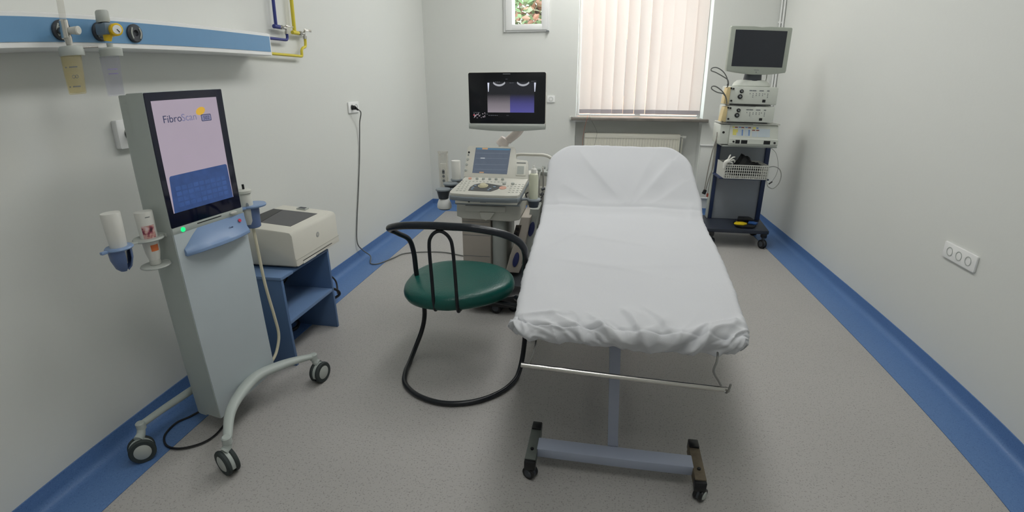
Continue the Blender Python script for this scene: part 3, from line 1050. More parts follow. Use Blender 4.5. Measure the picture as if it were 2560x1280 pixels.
prb = put('ultrasound_probe', 'grey white probe standing in the ring of the tall scanner with a long cream cable', 'probe', (.405, .04, .84))
bm = lathe(B(), [(0, -.02), (.018, -.018), (.023, .0), (.026, .05), (.027, .105), (.024, .112), (.024, .118), (.029, .121), (.029, .131), (.022, .136), (0, .137)], c=(-.01, 0, 0))
obj('handle', bm, OFFW, prb)
obj('tip', cyl(B(), (-.012, 0, .137), (-.012, 0, .158), .005, .005, bev=.001), BLACK, prb)
obj('push_button', prism(B(), circ(0, 0, .006, .012), .0, .003, M=frame((-.026, -.021, .07), (.8, -.6, 0), (0, 0, 1), (-.6, -.8, 0)), bev=.001), UBUMP, prb)
bm = B()
CB = [(.0, .0, -.02), (.002, 0, -.04), (.005, -.0, -.13), (.009, 0, -.31), (.026, 0, -.485), (.03, 0, -.585), (.0, .0, -.655), (-.04, .0, -.69), (-.075, .01, -.70)]
tube(bm, CB, .0068, seg=10)
obj('cable', bm, CREAMC, prb, 'cream cable')

fc = thing('floor_cable', 'black cable looping on the floor under the tall scanner', 'cable', (-1.6, 1.35, .006))
W = onworld(fc)
bm = B()
pts = [(-1.60, 1.60, .12), (-1.66, 1.50, .03), (-1.705, 1.43, .0085), (-1.738, 1.366, .0085), (-1.722, 1.283, .0085), (-1.66, 1.232, .0085), (-1.587, 1.235, .0085), (-1.519, 1.291, .0085), (-1.505, 1.371, .0085), (-1.52, 1.47, .03), (-1.54, 1.50, .075)]
tube(bm, pts, .0048, seg=8, M=W)
obj('cord', bm, BLACK, fc)

# ------------------------------------------------------------------ printer and its blue stand
st = thing('printer_stand', 'low blue open shelf unit holding the printer', 'stand', (-1.63, 2.135, 0))
W = onworld(st)
sx0, sx1, sy0, sy1, sh = -1.80, -1.467, 1.91, 2.365, .487
for y in (sy0, sy1 - .018):
    obj('side_panel', bx(B(), sx0, sx1, y, y + .018, .001, sh, .0012, M=W), STAND, st)
obj('top_board', bx(B(), sx0 - .01, sx1 + .004, sy0 - .004, sy0 + .10, sh, sh + .016, .0015, M=W), STANDE, st)
obj('shelf', bx(B(), sx0, sx1, sy0 + .018, sy1 - .018, .238, .257, .0015, M=W), STANDE, st)
obj('top_rail', bx(B(), sx0, sx1, sy0 + .10, sy1 + .0, sh, sh + .010, .0015, M=W), STAND, st)
pr = thing('printer', 'cream laser printer with a dark output tray on the blue stand', 'printer', (-1.63, 2.25, .503))
W = onworld(pr)
px0, px1, py0, py1 = -1.815, -1.455, 2.035, 2.475
bm = B()
# body side outline in x,z swept along y; top rises towards the back
out = [(px0, .51), (px1 + .004, .512), (px1 + .004, .548), (px1, .56), (px1, .675), (px1 - .012, .692), (px1 - .04, .697), (px0 + .03, .722), (px0, .712)]
Mx = W @ frame((0, py1, 0), (1, 0, 0), (0, 0, 1), (0, -1, 0))
prism(bm, out, 0, py1 - py0, M=Mx, bev=.010)
obj('body', bm, BEIGE, pr)
bm = B()
bx(bm, px0 + .02, px1 - .02, py0 + .02, py1 - .02, .503, .512, M=W)
obj('feet', bm, BEIGE2, pr)
tp = (frame((px1 - .04, 0, .6975), (-1, 0, .0805), (0, 1, 0), (.0805, 0, 1)))
tp = W @ tp
# local x runs to the back along the top, y along world y
obj('output_tray', prism(B(), [(.022, 2.125), (.295, 2.125), (.295, 2.375), (.022, 2.385)], -.001, .0012, M=tp), TRAYD, pr, 'dark grey paper tray', smooth=0)
obj('tray_recess', prism(B(), [(.20, 2.128), (.293, 2.128), (.293, 2.372), (.235, 2.372)], .0012, .0024, M=tp), BLACK, pr, smooth=0)
bm = B()
prism(bm, rrect(.115, .175, 2.415, 2.455, .004), -.002, .008, M=tp, bev=.001)
cp = obj('control_panel', bm, LGREY, pr)
obj('display', prism(B(), rrect(.125, .165, 2.420, 2.448, .003), .008, .0092, M=tp), DGREY, cp)
MX = lambda x, y, z: W @ frame((x, y, z), (0, 1, 0), (0, 0, 1), (1, 0, 0))
obj('paper_slot', bx(B(), 2.09, 2.385, .5255, .5285, 0, .0012, M=MX(px1 + .0042, 0, 0)), BLACK, pr, smooth=0)
obj('cassette_seam', bx(B(), 2.04, 2.47, .5465, .5485, -.004, .0008, M=MX(px1 + .0042, 0, 0)), BEIGE2, pr, smooth=0)
obj('cassette_grip', bx(B(), 2.09, 2.21, .511, .520, -.004, .0025, M=MX(px1 + .0042, 0, 0)), WHITE, pr, smooth=0)
bm = B()
lathe(bm, [(0, 0), (.0145, 0), (.0145, .001), (0, .001)], c=(2.262, .617, 0), M=MX(px1, 0, 0))
lg = obj('emblem', bm, mat('emblem_grey', (172, 174, 172), .4), pr)
bm = B()
text(bm, 'hp', .020, MX(px1 + .0014, 2.262, .611), .0003, 'CENTER')
obj('emblem_letters', bm, BEIGE, lg, smooth=0)

# black cables behind the stand
bc = thing('cable_bundle', 'black cables hanging in loops against the wall behind the printer stand', 'cable', (-1.78, 2.6, .1))
W = onworld(bc)
bm = B()
for k, (dy, dz, rr) in enumerate(((0, 0, .010), (.02, .012, .008), (-.02, -.01, .007))):
    bm = B()
    P = [(-1.80 + .012 * k, 2.50, .46 + dz), (-1.79, 2.56 + dy, .44), (-1.765, 2.66 + dy, .40 + dz), (-1.75, 2.72 + dy, .30), (-1.74, 2.70 + dy, .20 + dz), (-1.72, 2.62 + dy, .12), (-1.74, 2.54, .10 + dz), (-1.78, 2.46, .14)]
    obj('cord', tube(bm, P, rr, seg=8, M=W), BLACK, bc)
bm = B()
tube(bm, [(-1.70, 2.66, .11), (-1.66, 2.70, .08), (-1.65, 2.72, .04), (-1.68, 2.68, .02), (-1.73, 2.60, .02)], .009, seg=8, M=W)
obj('cord', bm, BLACK, bc)
obj('cord', tube(B(), [(-1.74, 2.72, .2), (-1.68, 2.74, .13), (-1.65, 2.70, .05)], .006, seg=8, M=W), BLACK, bc)
ic = thing('printer_cable', 'black printer cable looping inside the blue stand', 'cable', (-1.7, 2.25, .26))
W = onworld(ic)
bm = B()
tube(bm, [(-1.79, 2.12, .28), (-1.72, 2.17, .30), (-1.70, 2.26, .36), (-1.72, 2.32, .38), (-1.74, 2.33, .32), (-1.78, 2.33, .27)], .005, seg=8, M=W)
obj('cord', bm, BLACK, ic)
bm = B()
tube(bm, [(-1.74, 2.34, .02), (-1.70, 2.30, .03), (-1.68, 2.24, .03), (-1.72, 2.20, .02)], .012, seg=8, M=W)
obj('cord', bm, BLACK, ic)

# ------------------------------------------------------------------ green tub chair on a black tube frame
ch = thing('tub_chair', 'round green padded chair on a bent black tube frame', 'chair', (-.62, 2.0, 0))
W = onworld(ch)
G = .0135
pts = [(-.918, 2.045, .728), (-.905, 2.085, .700), (-.878, 2.14, .655), (-.866, 2.16, .58), (-.862, 2.165, .46), (-.852, 2.17, .37), (-.838, 2.175, .29), (-.846, 2.19, .20), (-.866, 2.185, .115), (-.884, 2.12, .045),
       (-.882, 2.02, G + .002), (-.872, 1.94, G), (-.838, 1.845, G), (-.755, 1.77, G), (-.65, 1.731, G), (-.55, 1.733, G), (-.447, 1.775, G), (-.362, 1.855, G), (-.316, 1.95, G), (-.300, 2.02, .03), (-.288, 2.055, .10), (-.279, 2.06, .20),
       (-.278, 2.055, .32), (-.279, 2.045, .45), (-.275, 2.02, .57), (-.270, 1.985, .65), (-.277, 1.965, .70)]
obj('frame', tube(B(), pts, .0125, seg=16, n=6, M=W), TUBEB, ch)
RAILP = [(-.912, 2.060, .716), (-.925, 2.035, .735), (-.905, 1.995, .757), (-.82, 1.945, .785), (-.70, 1.917, .799), (-.60, 1.910, .801), (-.49, 1.914, .797), (-.375, 1.93, .775), (-.305, 1.945, .742), (-.275, 1.965, .70), (-.269, 1.985, .66)]
obj('back_rail', tube(B(), RAILP, [.012, .0135, .0165, .0175, .0175, .0175, .0175, .0175, .017, .016, .013], seg=18, n=8, M=W), mat('rail_black', (26, 32, 40), .28, bump=.1, bscale=50), ch, 'thick padded top rail')
HP = [(-.686, 2.01, .374), (-.688, 1.955, .376), (-.690, 1.922, .40), (-.692, 1.918, .55), (-.693, 1.914, .70), (-.682, 1.913, .748), (-.655, 1.912, .774), (-.625, 1.912, .774), (-.597, 1.913, .748), (-.585, 1.914, .70),
      (-.580, 1.918, .55), (-.577, 1.922, .40), (-.577, 1.955, .376), (-.577, 2.01, .374)]
obj('back_hoop', tube(B(), HP, .0082, seg=12, n=6, M=W), TUBEB, ch)
bm = B()
cx, cy, rx, ry = -.628, 2.165, .280, .252


def seat_ring(f, z, e=2.35):
    out = []
    for i in range(64):
        t = 2 * PI * i / 64
        c, s = math.cos(t), math.sin(t)
        x = rx * f * math.copysign(abs(c) ** (2 / e), c)
        y = ry * f * math.copysign(abs(s) ** (2 / e), s)
        y *= 1 if y > 0 else (1 - .30 * (x / rx) if x > 0 else 1 - .06 * (x / rx))
        y += -.10 * x * (1 if y > 0 else .0)
        out.append(W @ Vector((cx + x, cy + y, z + .02 * (x / rx) * .3 + .006 * y / ry)))
    return out


skin_rings(bm, [seat_ring(f, z) for f, z in ((.05, .378), (.80, .378), (.90, .382), (.965, .392), (.995, .408), (1.0, .422), (.985, .438), (.95, .450), (.88, .458), (.70, .462), (.40, .460), (.05, .459))])
obj('seat', bm, GREEN, ch, 'dark green padded seat', smooth=80)
bm = B()
tube(bm, [(-.855, 2.17, .365), (-.70, 2.16, .366), (-.45, 2.10, .366), (-.285, 2.055, .368)], .010, M=W)
tube(bm, [(-.30, 2.06, .40), (-.33, 2.10, .392)], .014, smooth=False, M=W)
obj('seat_bar', bm, TUBEB, ch)

# ------------------------------------------------------------------ examination couch
ec = thing('examination_couch', 'examination couch frame with a grey-blue column, floor bar and steel roll rail', 'examination couch', (.14, 2.2, 0))
W = onworld(ec)
BX = frame((.142, 1.438, 0), (1, -.028, 0), (.028, 1, 0), (0, 0, 1))
MB_ = W @ BX
bm = B()
bx(bm, -.285, .285, -.032, .032, .058, .098, .004, M=MB_)
obj('base_bar', bm, COUCHB, ec)
bm = B()
bx(bm, -.285, .285, 1.30, 1.364, .058, .098, .004, M=MB_)
obj('base_bar', bm, COUCHB, ec)
obj('base_beam', bx(B(), -.018, .018, .04, 1.30, .06, .085, .003, M=MB_), COUCHB, ec)
bm = B()
skin_rings(bm, [[W @ Vector((cx_ + dx_, cy_ + dy_, z_)) for dx_, dy_ in ((-.0185, -.022), (.0185, -.022), (.0185, .022), (-.0185, .022))] for cx_, cy_, z_ in ((.139, 1.495, .095), (.117, 1.53, .56))])
obj('column', bm, COUCHM, ec)
obj('column', bx(B(), -.02, .02, 1.29, 1.35, .095, .60, .004, M=MB_), COUCHM, ec)
for k, (x, mt) in enumerate(((-.302, ZINC), (.302, RUST))):
    b = obj('foot_bracket', bx(B(), x - .020, x + .020, -.085, .10, .052, .095, .003, M=MB_), mt, ec)
    obj('end_cap', bx(B(), x - .019, x + .019, .075, .118, .060, .102, .004, M=MB_), BLACK, b)
    obj('end_cap', bx(B(), x - .021, x + .021, -.098, -.068, .050, .090, .004, M=MB_), BLACK, b)
    obj('bolt', cyl(B(), (x, -.035, .094), (x, -.035, .100), .007, seg=6, M=MB_), BLACK, b)
    P = BX @ Vector((x + (.0 if k == 0 else .008), -.075 - .004 * k, 0))
    castor(ec, P, 60 - 100 * k, r=.0255, w=.012, gap=.010, hood=DGREY, tyre=BLACK, hub=DGREY if k == 0 else LGREY, top=.055, W=W)
    b2 = obj('foot_bracket', bx(B(), x - .020, x + .020, 1.26, 1.44, .052, .095, .003, M=MB_), ZINC, ec)
    castor(ec, BX @ Vector((x, 1.41, 0)), 30, r=.0255, w=.012, gap=.010, hood=DGREY, tyre=BLACK, hub=DGREY, top=.055, W=W)
# upholstery under the sheet
bm = B()
bx(bm, -.20, .49, 1.40, 2.92, .575, .645, .02, seg=3, M=W)
obj('mattress', bm, MATTR, ec)
Mb = frame((.17, 2.905, .58), (1, 0, 0), (0, .786, .618), (0, -.618, .786))
obj('backrest', bx(B(), -.40, .38, .02, .50, -.02, .055, .02, seg=3, M=W @ Mb), MATTR, ec)
obj('backrest_strut', tube(B(), [(.15, 2.60, .56), (.15, 3.08, .70)], .012, smooth=False, M=W), STEEL, ec)
bm = B()
bx(bm, -.18, .47, 1.45, 2.85, .548, .575, .004, M=W)
obj('top_frame', bm, COUCHM, ec)
# steel rail for the paper roll, hung from the frame
ra, rb = Vector((-.192, 1.325, .517)), Vector((.467, 1.325, .487))
bm = B()
cyl(bm, ra, rb, .0085, M=W, bev=.0015)
obj('roll_rail', bm, CHROME, ec, 'shiny steel rail')
bm = B()
tube(bm, [(.43, 1.42, .60), (.425, 1.37, .592), (.420, 1.345, .575), (.412, 1.335, .545), (.430, 1.328, .515), (.448, 1.322, .488), (.456, 1.314, .484), (.459, 1.308, .50), (.462, 1.308, .520)], .0035, seg=8, n=5, M=W)
obj('rail_hook', bm, STEEL, ec)
bm = B()
tube(bm, [(-.15, 1.42, .60), (-.150, 1.36, .57), (-.158, 1.33, .54), (-.168, 1.325, .52)], .0025, seg=8, n=5, M=W)
obj('rail_hook', bm, STEEL, ec)

# ------------------------------------------------------------------ white sheet pulled over the couch
rs = np.random.default_rng(11)


def sheet_mesh():
    YV = np.array([1.37, 1.45, 1.56, 1.75, 2.10, 2.60, 2.95, 3.10, 3.40])
    LX = np.array([-.215, -.203, -.213, -.226, -.238, -.252, -.262, -.255, -.228])
    RX = np.array([.490, .512, .523, .550, .585, .628, .658, .625, .578])
    YB0, ZB0 = 2.89, .655
    ca, sa = .786, .618
    y0 = 1.385
    L1, L2 = YB0 - y0, .535
    L = L1 + L2
    D = .098
    Rr = .032
    nb = np.concatenate([np.linspace(-D, .45, 150)[:-1], np.linspace(.45, L + D, 190)])
    na = 190
    rc_f, rc_b = .050, .15
    verts = []
    # folds: (x0,b0,x1,b1,width,height,asym)
    folds = []
    for k in range(46):
        x = rs.uniform(-.38, .38)
        ln = rs.uniform(.07, .21)
        ang = rs.normal(0, .22) + (-.85 if x < .06 else .85)
        b = rs.uniform(-.11, -.02)
        folds.append((x, b, x + ln * math.sin(ang), b + ln * math.cos(ang), rs.uniform(.005, .012), rs.uniform(.008, .018) * rs.choice([1, 1, -1]), rs.uniform(.25, 1)))
    # larger recognisable folds near the foot
    folds += [(-.13, .055, -.02, -.09, .012, .014, .3), (-.02, .10, .07, -.085, .012, .016, .35), (.0, .12, .06, .03, .014, .010, 1), (.055, .13, .16, -.05, .018, .012, .3),
              (.16, -.05, .27, .045, .012, .013, .3), (.24, .02, .36, .035, .012, .010, .4), (-.34, .03, -.20, .06, .014, .010, .35), (-.36, -.01, -.22, -.06, .012, .008, .4),
              (-.22, .05, -.10, -.09, .014, -.010, .6), (.11, .02, .09, -.09, .014, -.012, .6), (.20, -.02, .18, -.10, .012, .010, .6), (.33, -.0, .26, -.10, .012, -.008, .5),
              (-.30, .25, -.18, .05, .03, .004, .7), (.28, .30, .36, .08, .03, .004, .7)]
    # long soft folds along the top
    folds += [(-.30, .60, .15, .44, .030, .007, .35), (-.20, .95, .22, .80, .03, .006, .4), (-.28, 1.30, -.02, 1.05, .025, .003, .6), (.34, .75, .10, 1.0, .03, .003, .6), (-.05, .52, .30, .62, .03, .003, .5),
              (-.36, .78, -.24, 1.0, .02, .0035, .6), (-.24, 1.95, .02, 1.55, .03, .010, .4), (-.10, 1.90, .06, 1.56, .025, .004, .6), (.34, 1.92, .10, 1.58, .03, .010, .4), (.22, 1.97, .06, 1.60, .03, .004, .6),
              (.40, 1.75, .14, 1.50, .03, .005, .5), (-.36, 1.70, -.10, 1.52, .03, .005, .5), (-.40, 1.60, -.33, 1.35, .02, .006, .6), (.42, 1.55, .38, 1.30, .02, .005, .6), (-.12, 1.35, .12, 1.20, .03, .003, .5),
              (-.37, .42, -.33, .20, .02, .004, .6)]
    FA = np.array(folds)
    ph = rs.uniform(0, 6.28, 40)
    kx = rs.normal(0, 16, 12)
    kb = rs.normal(0, 9, 12)
    for ib, b in enumerate(nb):
        bb = min(max(b, 0), L)
        yy = y0 + min(bb, L1) + max(0, bb - L1) * .6
        xl = float(np.interp(yy, YV, LX))
        xr = float(np.interp(yy, YV, RX))
        hw = (xr - xl) / 2
        cxx = (xr + xl) / 2
        for ia in range(na):
            s = -1 + 2 * ia / (na - 1)
            s = math.copysign(abs(s) ** .92, s)
            a = s * (hw + D)
            # blend corner radius: small at the foot, larger at the head
            rc = rc_f if b < L / 2 else rc_b
            qa = max(abs(a) - (hw - rc), 0)
            qb = max(rc - b, 0) if b < L / 2 else max(b - (L - rc), 0)
            sgb = -1 if b < L / 2 else 1
            dist = math.hypot(qa, qb)
            ua, ub = (qa / dist, qb / dist) if dist > 1e-9 else (0, 0)
            over = dist - rc
            ca_, cb_ = a - math.copysign(qa, a), b - sgb * qb
            if over <= 0:
                over = 0
                pa, pb, down, phi = a, b, 0, 0
                ua_, ub_ = 0, 0
            else:
                mo = (D + rc) / max(ua, ub) - rc
                over = over * D / mo
                # hem height differs round the couch
                u_, v_ = math.copysign(ua, a), sgb * ub
                Dl = 1.0
                if sgb < 0 and ub > .5:
                    Dl = .80 + .25 * math.exp(-((a - .10) / .22) ** 2) + .06 * math.sin(a * 23 + 1) + .04 * math.sin(a * 51)
                else:
                    Dl = 1.0 + .10 * math.sin(b * 9) + .05 * math.sin(b * 31)
                over *= Dl
                phi = min(over / Rr, PI / 2)
                out = Rr * math.sin(phi)
                down = Rr * (1 - math.cos(phi))
                ex = over - PI / 2 * Rr
                if ex > 0:
                    out -= ex * .28
                    down += ex * .95
                pa = ca_ + u_ * (rc + out)
                pb = cb_ + v_ * (rc + out)
                ua_, ub_ = u_, v_
            # fold height
            pos = np.array([a, b])
            d0 = FA[:, 0:2]
            dv = FA[:, 2:4] - d0
            ll = (dv ** 2).sum(1)
            t = ((pos - d0) * dv).sum(1) / ll
            tc_ = np.clip(t, 0, 1)
            near = d0 + dv * tc_[:, None]
            rel = pos - near
            side = np.sign(dv[:, 0] * rel[:, 1] - dv[:, 1] * rel[:, 0])
            dd = np.hypot(rel[:, 0], rel[:, 1])
            wd = FA[:, 4] * np.where(side > 0, 1.9, 1.9 * FA[:, 6])
            taper = np.clip(1.15 - np.abs(t - .45) * 1.5, 0, 1) ** 1.0
            h = (FA[:, 5] * taper * np.exp(-(dd / wd) ** 1.6)).sum()
            # hem gathers
            foot = sgb < 0 and (b < .03)
            cf = 1 - .85 * min(1, 4 * ua * ua * ub * ub) if over > 0 else 1
            g = min(1, over / .07) * cf
            if over > 0:
                p_ = a if ub > ua else b
                am = .0060 if foot else .0020
                h += am * g * (math.sin(p_ * 62 + 3 * math.sin(p_ * 9 + ph[0])) + .6 * math.sin(p_ * 113 + 2.2 * math.sin(p_ * 17 + ph[1]) + b * 30))
            # creased zone along the foot edge
            if b < .16:
                fz = math.exp(-max(b, 0) / .045) * min(1, .35 + over / .03) * cf * (1 if ub >= ua or over <= 0 else .3)
                w1 = 1 / (1 + math.exp((a - .05) * 30))
                c1 = 1 - 2 * abs(math.sin(a * 19 + b * 21 + 1.5 * math.sin(a * 13 - b * 6 + 2))) ** .65
                c2 = 1 - 2 * abs(math.sin(a * 22 - b * 25 + 1.6 * math.sin(a * 11 + b * 5 + 4))) ** .65
                h += .0085 * fz * (w1 * c1 + (1 - w1) * c2)
            # light undulation
            for q in range(12):
                h += .0009 * math.sin(kx[q] * a + kb[q] * b + ph[q + 4])
            h = max(-.02, min(.024, h * (.35 + .65 * cf)))
            # pillow shape
            sag = .006 * (min(1, abs(a) / max(hw, .1)) ** 3)
            h -= sag
            # extra puff on the hanging front
            if foot and over > .02:
                h += .011 * math.sin(min(1, over / D) * PI)
            # map along the couch (centre line bends up at the backrest)
            if pb <= L1:
                base = Vector((0, y0 + pb, ZB0))
                up = Vector((0, 0, 1))
                tg = Vector((0, 1, 0))
            else:
                base = Vector((0, YB0 + (pb - L1) * ca, ZB0 + (pb - L1) * sa))
                up = Vector((0, -sa, ca))
                tg = Vector((0, ca, sa))
            k = min(1, max(0, (pb - L1 + .10) / .20))
            k = k * k * (3 - 2 * k)
            up = Vector((0, -sa * k, 1 + (ca - 1) * k)).normalized()
            tg = Vector((0, 1 + (ca - 1) * k, sa * k)).normalized()
            # soften the bend
            base.z += .022 * math.exp(-((pb - L1) / .07) ** 2)
            outd = Vector((ua_, 0, 0)) + tg * ub_
            nrm = (up * math.cos(phi) + outd * math.sin(phi))
            dn = up * -1 if pb < L1 else (up * -.7 + Vector((0, 0, -.3)))
            v = Vector((cxx + pa * 1.0, base.y, base.z)) + dn * down + nrm * h
            verts.append(v)
    faces = []
    nB = len(nb)
    for i in range(nB - 1):
        for j in range(na - 1):
            faces.append((i * na + j, i * na + j + 1, (i + 1) * na + j + 1, (i + 1) * na + j))
    me = bpy.data.meshes.new('couch_sheet')
    me.from_pydata([tuple(v) for v in verts], [], faces)
    me.shade_smooth()
    me.materials.append(SHEET)
    return me


o = bpy.data.objects.new('couch_sheet', sheet_mesh())
COL.objects.link(o)
md = o.modifiers.new('cloth_thickness', 'SOLIDIFY')
md.thickness = .0015
tag(o, 'white fitted sheet with crumpled folds over the examination couch', 'sheet')

# ------------------------------------------------------------------ vertical blind
bl = thing('vertical_blind', 'vertical fabric blind with pale pinkish slats and grey hems in the large window', 'blind', (.48, YB, WZ1))
W = onworld(bl)
bm = B()
bx(bm, WX0 + .02, WX1 - .02, YB - .02, YB + .03, WZ1 - .045, WZ1 - .005, .004, M=W)
obj('head_rail', bm, RAILWHITE, bl)
xs = [-.155 + .1155 * i for i in range(7)] + [.652 + .1135 * i for i in range(4)]
for i, x in enumerate(xs):
    rot = math.radians(23 if i < 7 else (7 if i % 2 else 3))
    if i == 10:
        rot = math.radians(8)
    wv = .1262 if i < 7 else .118
    c = Vector((x + wv / 2 - .004, YB - .002, 0))
    for nm, z0, z1, mt, par in (('slat', 1.132, WZ1 - .045, VANE, bl), ('hem', 1.088, 1.132, VHEM, None)):
        P = []
        for k in range(9):
            t = -1 + 2 * k / 8
            u = t * wv / 2
            off = .004 * (1 - t * t)
            P.append((u * math.cos(rot) - off * math.sin(rot), u * math.sin(rot) - off * math.cos(rot)))
        th_ = .0006
        poly = P + [(px_, py_ + th_) for px_, py_ in P[::-1]]
        bm = B()
        skin_rings(bm, [[W @ Vector((c.x + a, c.y + b, z)) for a, b in poly] for z in (z0, z1)])
        o = obj(nm, bm, mt, par or last)
        if par:
            last = o

# ------------------------------------------------------------------ radiator in the niche
rd = thing('radiator', 'cream ribbed panel radiator under the window sill', 'radiator', (.43, YB + .02, .30))
W = onworld(rd)
RX0, RX1, RZ0, RZ1, RY = -.082, .932, .30, .880, YB + .005
bm = B()
n = 34
prof = []
for i in range(n):
    x0 = RX0 + .012 + (RX1 - RX0 - .024) * i / n
    x1 = RX0 + .012 + (RX1 - RX0 - .024) * (i + 1) / n
    w_ = x1 - x0
    prof += [(x0, RY + .006), (x0 + w_ * .55, RY + .006), (x0 + w_ * .68, RY), (x0 + w_ * .87, RY)]
prof = [(RX0 + .003, RY + .004)] + prof + [(RX1 - .003, RY + .004), (RX1 - .003, RY + .03), (RX0 + .003, RY + .03)]
skin_rings(bm, [[W @ Vector((x, y, z)) for x, y in prof] for z in (RZ0 + .05, RZ1 - .05)])
bx(bm, RX0, RX1, RY - .002, RY + .03, RZ1 - .05, RZ1 - .004, .003, M=W)
bx(bm, RX0, RX1, RY - .002, RY + .03, RZ0, RZ0 + .05, .003, M=W)
obj('front_plate', bm, RADM, rd)
obj('top_grille', bx(B(), RX0 - .002, RX1 + .002, RY - .004, RY + .10, RZ1 - .006, RZ1, .002, M=W), RADM, rd)
bm = B()
bx(bm, RX0 - .002, RX0 + .004, RY - .003, RY + .10, RZ0, RZ1, .001, M=W)
bx(bm, RX1 - .004, RX1 + .002, RY - .003, RY + .10, RZ0, RZ1, .001, M=W)
bx(bm, RX0 + .004, RX1 - .004, RY + .08, RY + .10, RZ0 + .02, RZ1 - .01, .001, M=W)
obj('side_plate', bm, RADM, rd)
bm = B()
cyl(bm, (RX1 + .0, RY + .05, .855), (RX1 + .035, RY + .045, .855), .010, M=W)
cyl(bm, (RX1 + .030, RY + .045, .852), (RX1 + .075, RY + .03, .852), .016, .014, M=W, bev=.004)
obj('thermostat_valve', bm, WHITE, rd)
bm = B()
tube(bm, [(RX1 + .035, RY + .05, .85), (RX1 + .035, RY + .06, .70), (RX1 + .035, RY + .06, .13)], .009, smooth=False, M=W)
obj('feed_pipe', bm, RADM, rd)
# heating pipes and a boxed panel on the wall right of the niche
hp = thing('heating_pipes', 'pair of white painted pipes running up the corner behind the screen trolley', 'pipes', (1.80, YB - .03, 0))
W = onworld(hp)
for x, r in ((1.797, .0085), (1.825, .011)):
    obj('pipe', tube(B(), [(x, YB - .022, .01), (x, YB - .022, CEIL - .001)], r, smooth=False, M=W), RAILWHITE, hp)
for z in (.6, 1.3, 2.0):
    obj('clip', bx(B(), 1.783, 1.839, YB - .024, YB - .0005, z, z + .018, .002, M=W), RAILWHITE, hp)
ap = thing('access_panel', 'plain white boxed panel low on the wall between the radiator and the screen trolley', 'panel', (1.27, YB, .5))
W = onworld(ap)
obj('panel', bx(B(), 1.155, 1.44, YB - .024, YB - .0005, .215, .775, .003, M=W), WALL, ap)
for z in (.773, .202):
    obj('rim', bx(B(), 1.145, 1.45, YB - .034, YB - .0005, z, z + .013, .002, M=W), RAILWHITE, ap)
rw = thing('wire', 'thin orange and grey wires hanging from the sill over the radiator', 'wire', (-.05, YB - .08, 1.05))
W = onworld(rw)
obj('orange_wire', tube(B(), [(-.055, YB - .01, 1.075), (-.062, YB - .081, 1.05), (-.072, YB - .079, 1.01), (-.088, YB - .04, .93), (-.10, YB - .02, .82), (-.10, YB - .02, .6)], .0018, seg=6, M=W), mat('orange_wire', (206, 120, 90), .5), rw, 'orange wire')
obj('grey_wire', tube(B(), [(-.04, YB - .01, 1.075), (-.035, YB - .081, 1.05), (.0, YB - .05, .99), (.045, YB - .03, .90), (.04, YB - .02, .82), (.0, YB - .02, .6)], .0014, seg=6, M=W), GREYC, rw, 'grey wire')

# ------------------------------------------------------------------ ultrasound machine
us = thing('ultrasound_machine', 'white ultrasound machine with a wide black screen on an arm and a tilted console', 'ultrasound machine', (-.62, 3.1, 0))
W = onworld(us)
KP = W @ frame((0, 2.8, .735), (1, 0, 0), (0, 1, .2143), (0, -.2143, 1))      # console top plane; local y = distance from y=2.8
KS = math.sqrt(1 + .2143 ** 2)
ky = lambda y: (y - 2.8) * KS
bm = B()
outl = [(-.855, ky(2.832))] + [(-.77, ky(2.822)), (-.62, ky(2.818)), (-.50, ky(2.820))] + [(-.437, ky(2.826)), (-.425, ky(2.842)), (-.418, ky(2.90)), (-.410, ky(3.02)), (-.402, ky(3.10)),
        (-.835, ky(3.10)), (-.838, ky(3.05)), (-.846, ky(2.99)), (-.864, ky(2.91)), (-.873, ky(2.855)), (-.868, ky(2.840))]
prism(bm, outl, -.022, 0, M=KP, bev=.004)
con = obj('console', bm, UWHITE, us)
big = [(-.64 + (x + .64) * 1.015, (y - .14) * 1.03 + .135) for x, y in outl]
obj('bumper', prism(B(), big, -.048, -.018, M=KP, bev=.007), UBUMP, us, 'grey bumper round the console')
TP = W @ frame((0, 3.085, .797), (1, 0, 0), (0, .447, .894), (0, -.894, .447))
bm = B()
po = [(-.842, 0), (-.838, .06), (-.832, .205), (-.822, .219), (-.515, .216), (-.503, .205), (-.497, .145), (-.488, .130), (-.422, .124), (-.412, .115), (-.403, .01), (-.405, 0)]
prism(bm, po, -.035, 0, M=TP, bev=.004)
tp_ = obj('touch_panel', bm, UWHITE, us)
obj('touch_screen', prism(B(), [(-.784, .030), (-.547, .026), (-.533, .203), (-.773, .206)], .0002, .0012, M=TP), screen_mat('ultrasound_touch_screen', (92, 102, 116), .85, .08, 20), tp_, smooth=0)
bm = B()
prism(bm, [(-.765, .193), (-.540, .191), (-.5395, .201), (-.765, .204)], .0013, .0016, M=TP)
obj('touch_screen_bar', bm, screen_mat('touch_bar_blue', (84, 124, 152), .85), tp_, smooth=0)
bm = B()
prism(bm, [(-.728, .194), (-.690, .194), (-.690, .204), (-.728, .204)], .0017, .0019, M=TP)
prism(bm, [(-.735, .031), (-.705, .031), (-.705, .038), (-.735, .038)], .0013, .0016, M=TP)
obj('touch_screen_tab', bm, screen_mat('touch_orange', (190, 152, 112), .85), tp_, smooth=0)
bm = B()
for z in (.168, .132, .09, .055):
    bx(bm, -.77, -.55, z, z + .0012, .0013, .0016, M=TP)
obj('touch_screen_lines', bm, screen_mat('touch_lines', (132, 144, 156), .8), tp_, smooth=0)
obj('touch_screen_text', bx(B(), -.735, -.705, .130, .136, .0017, .0019, M=TP), screen_mat('touch_text', (190, 196, 200), .8), tp_, smooth=0)
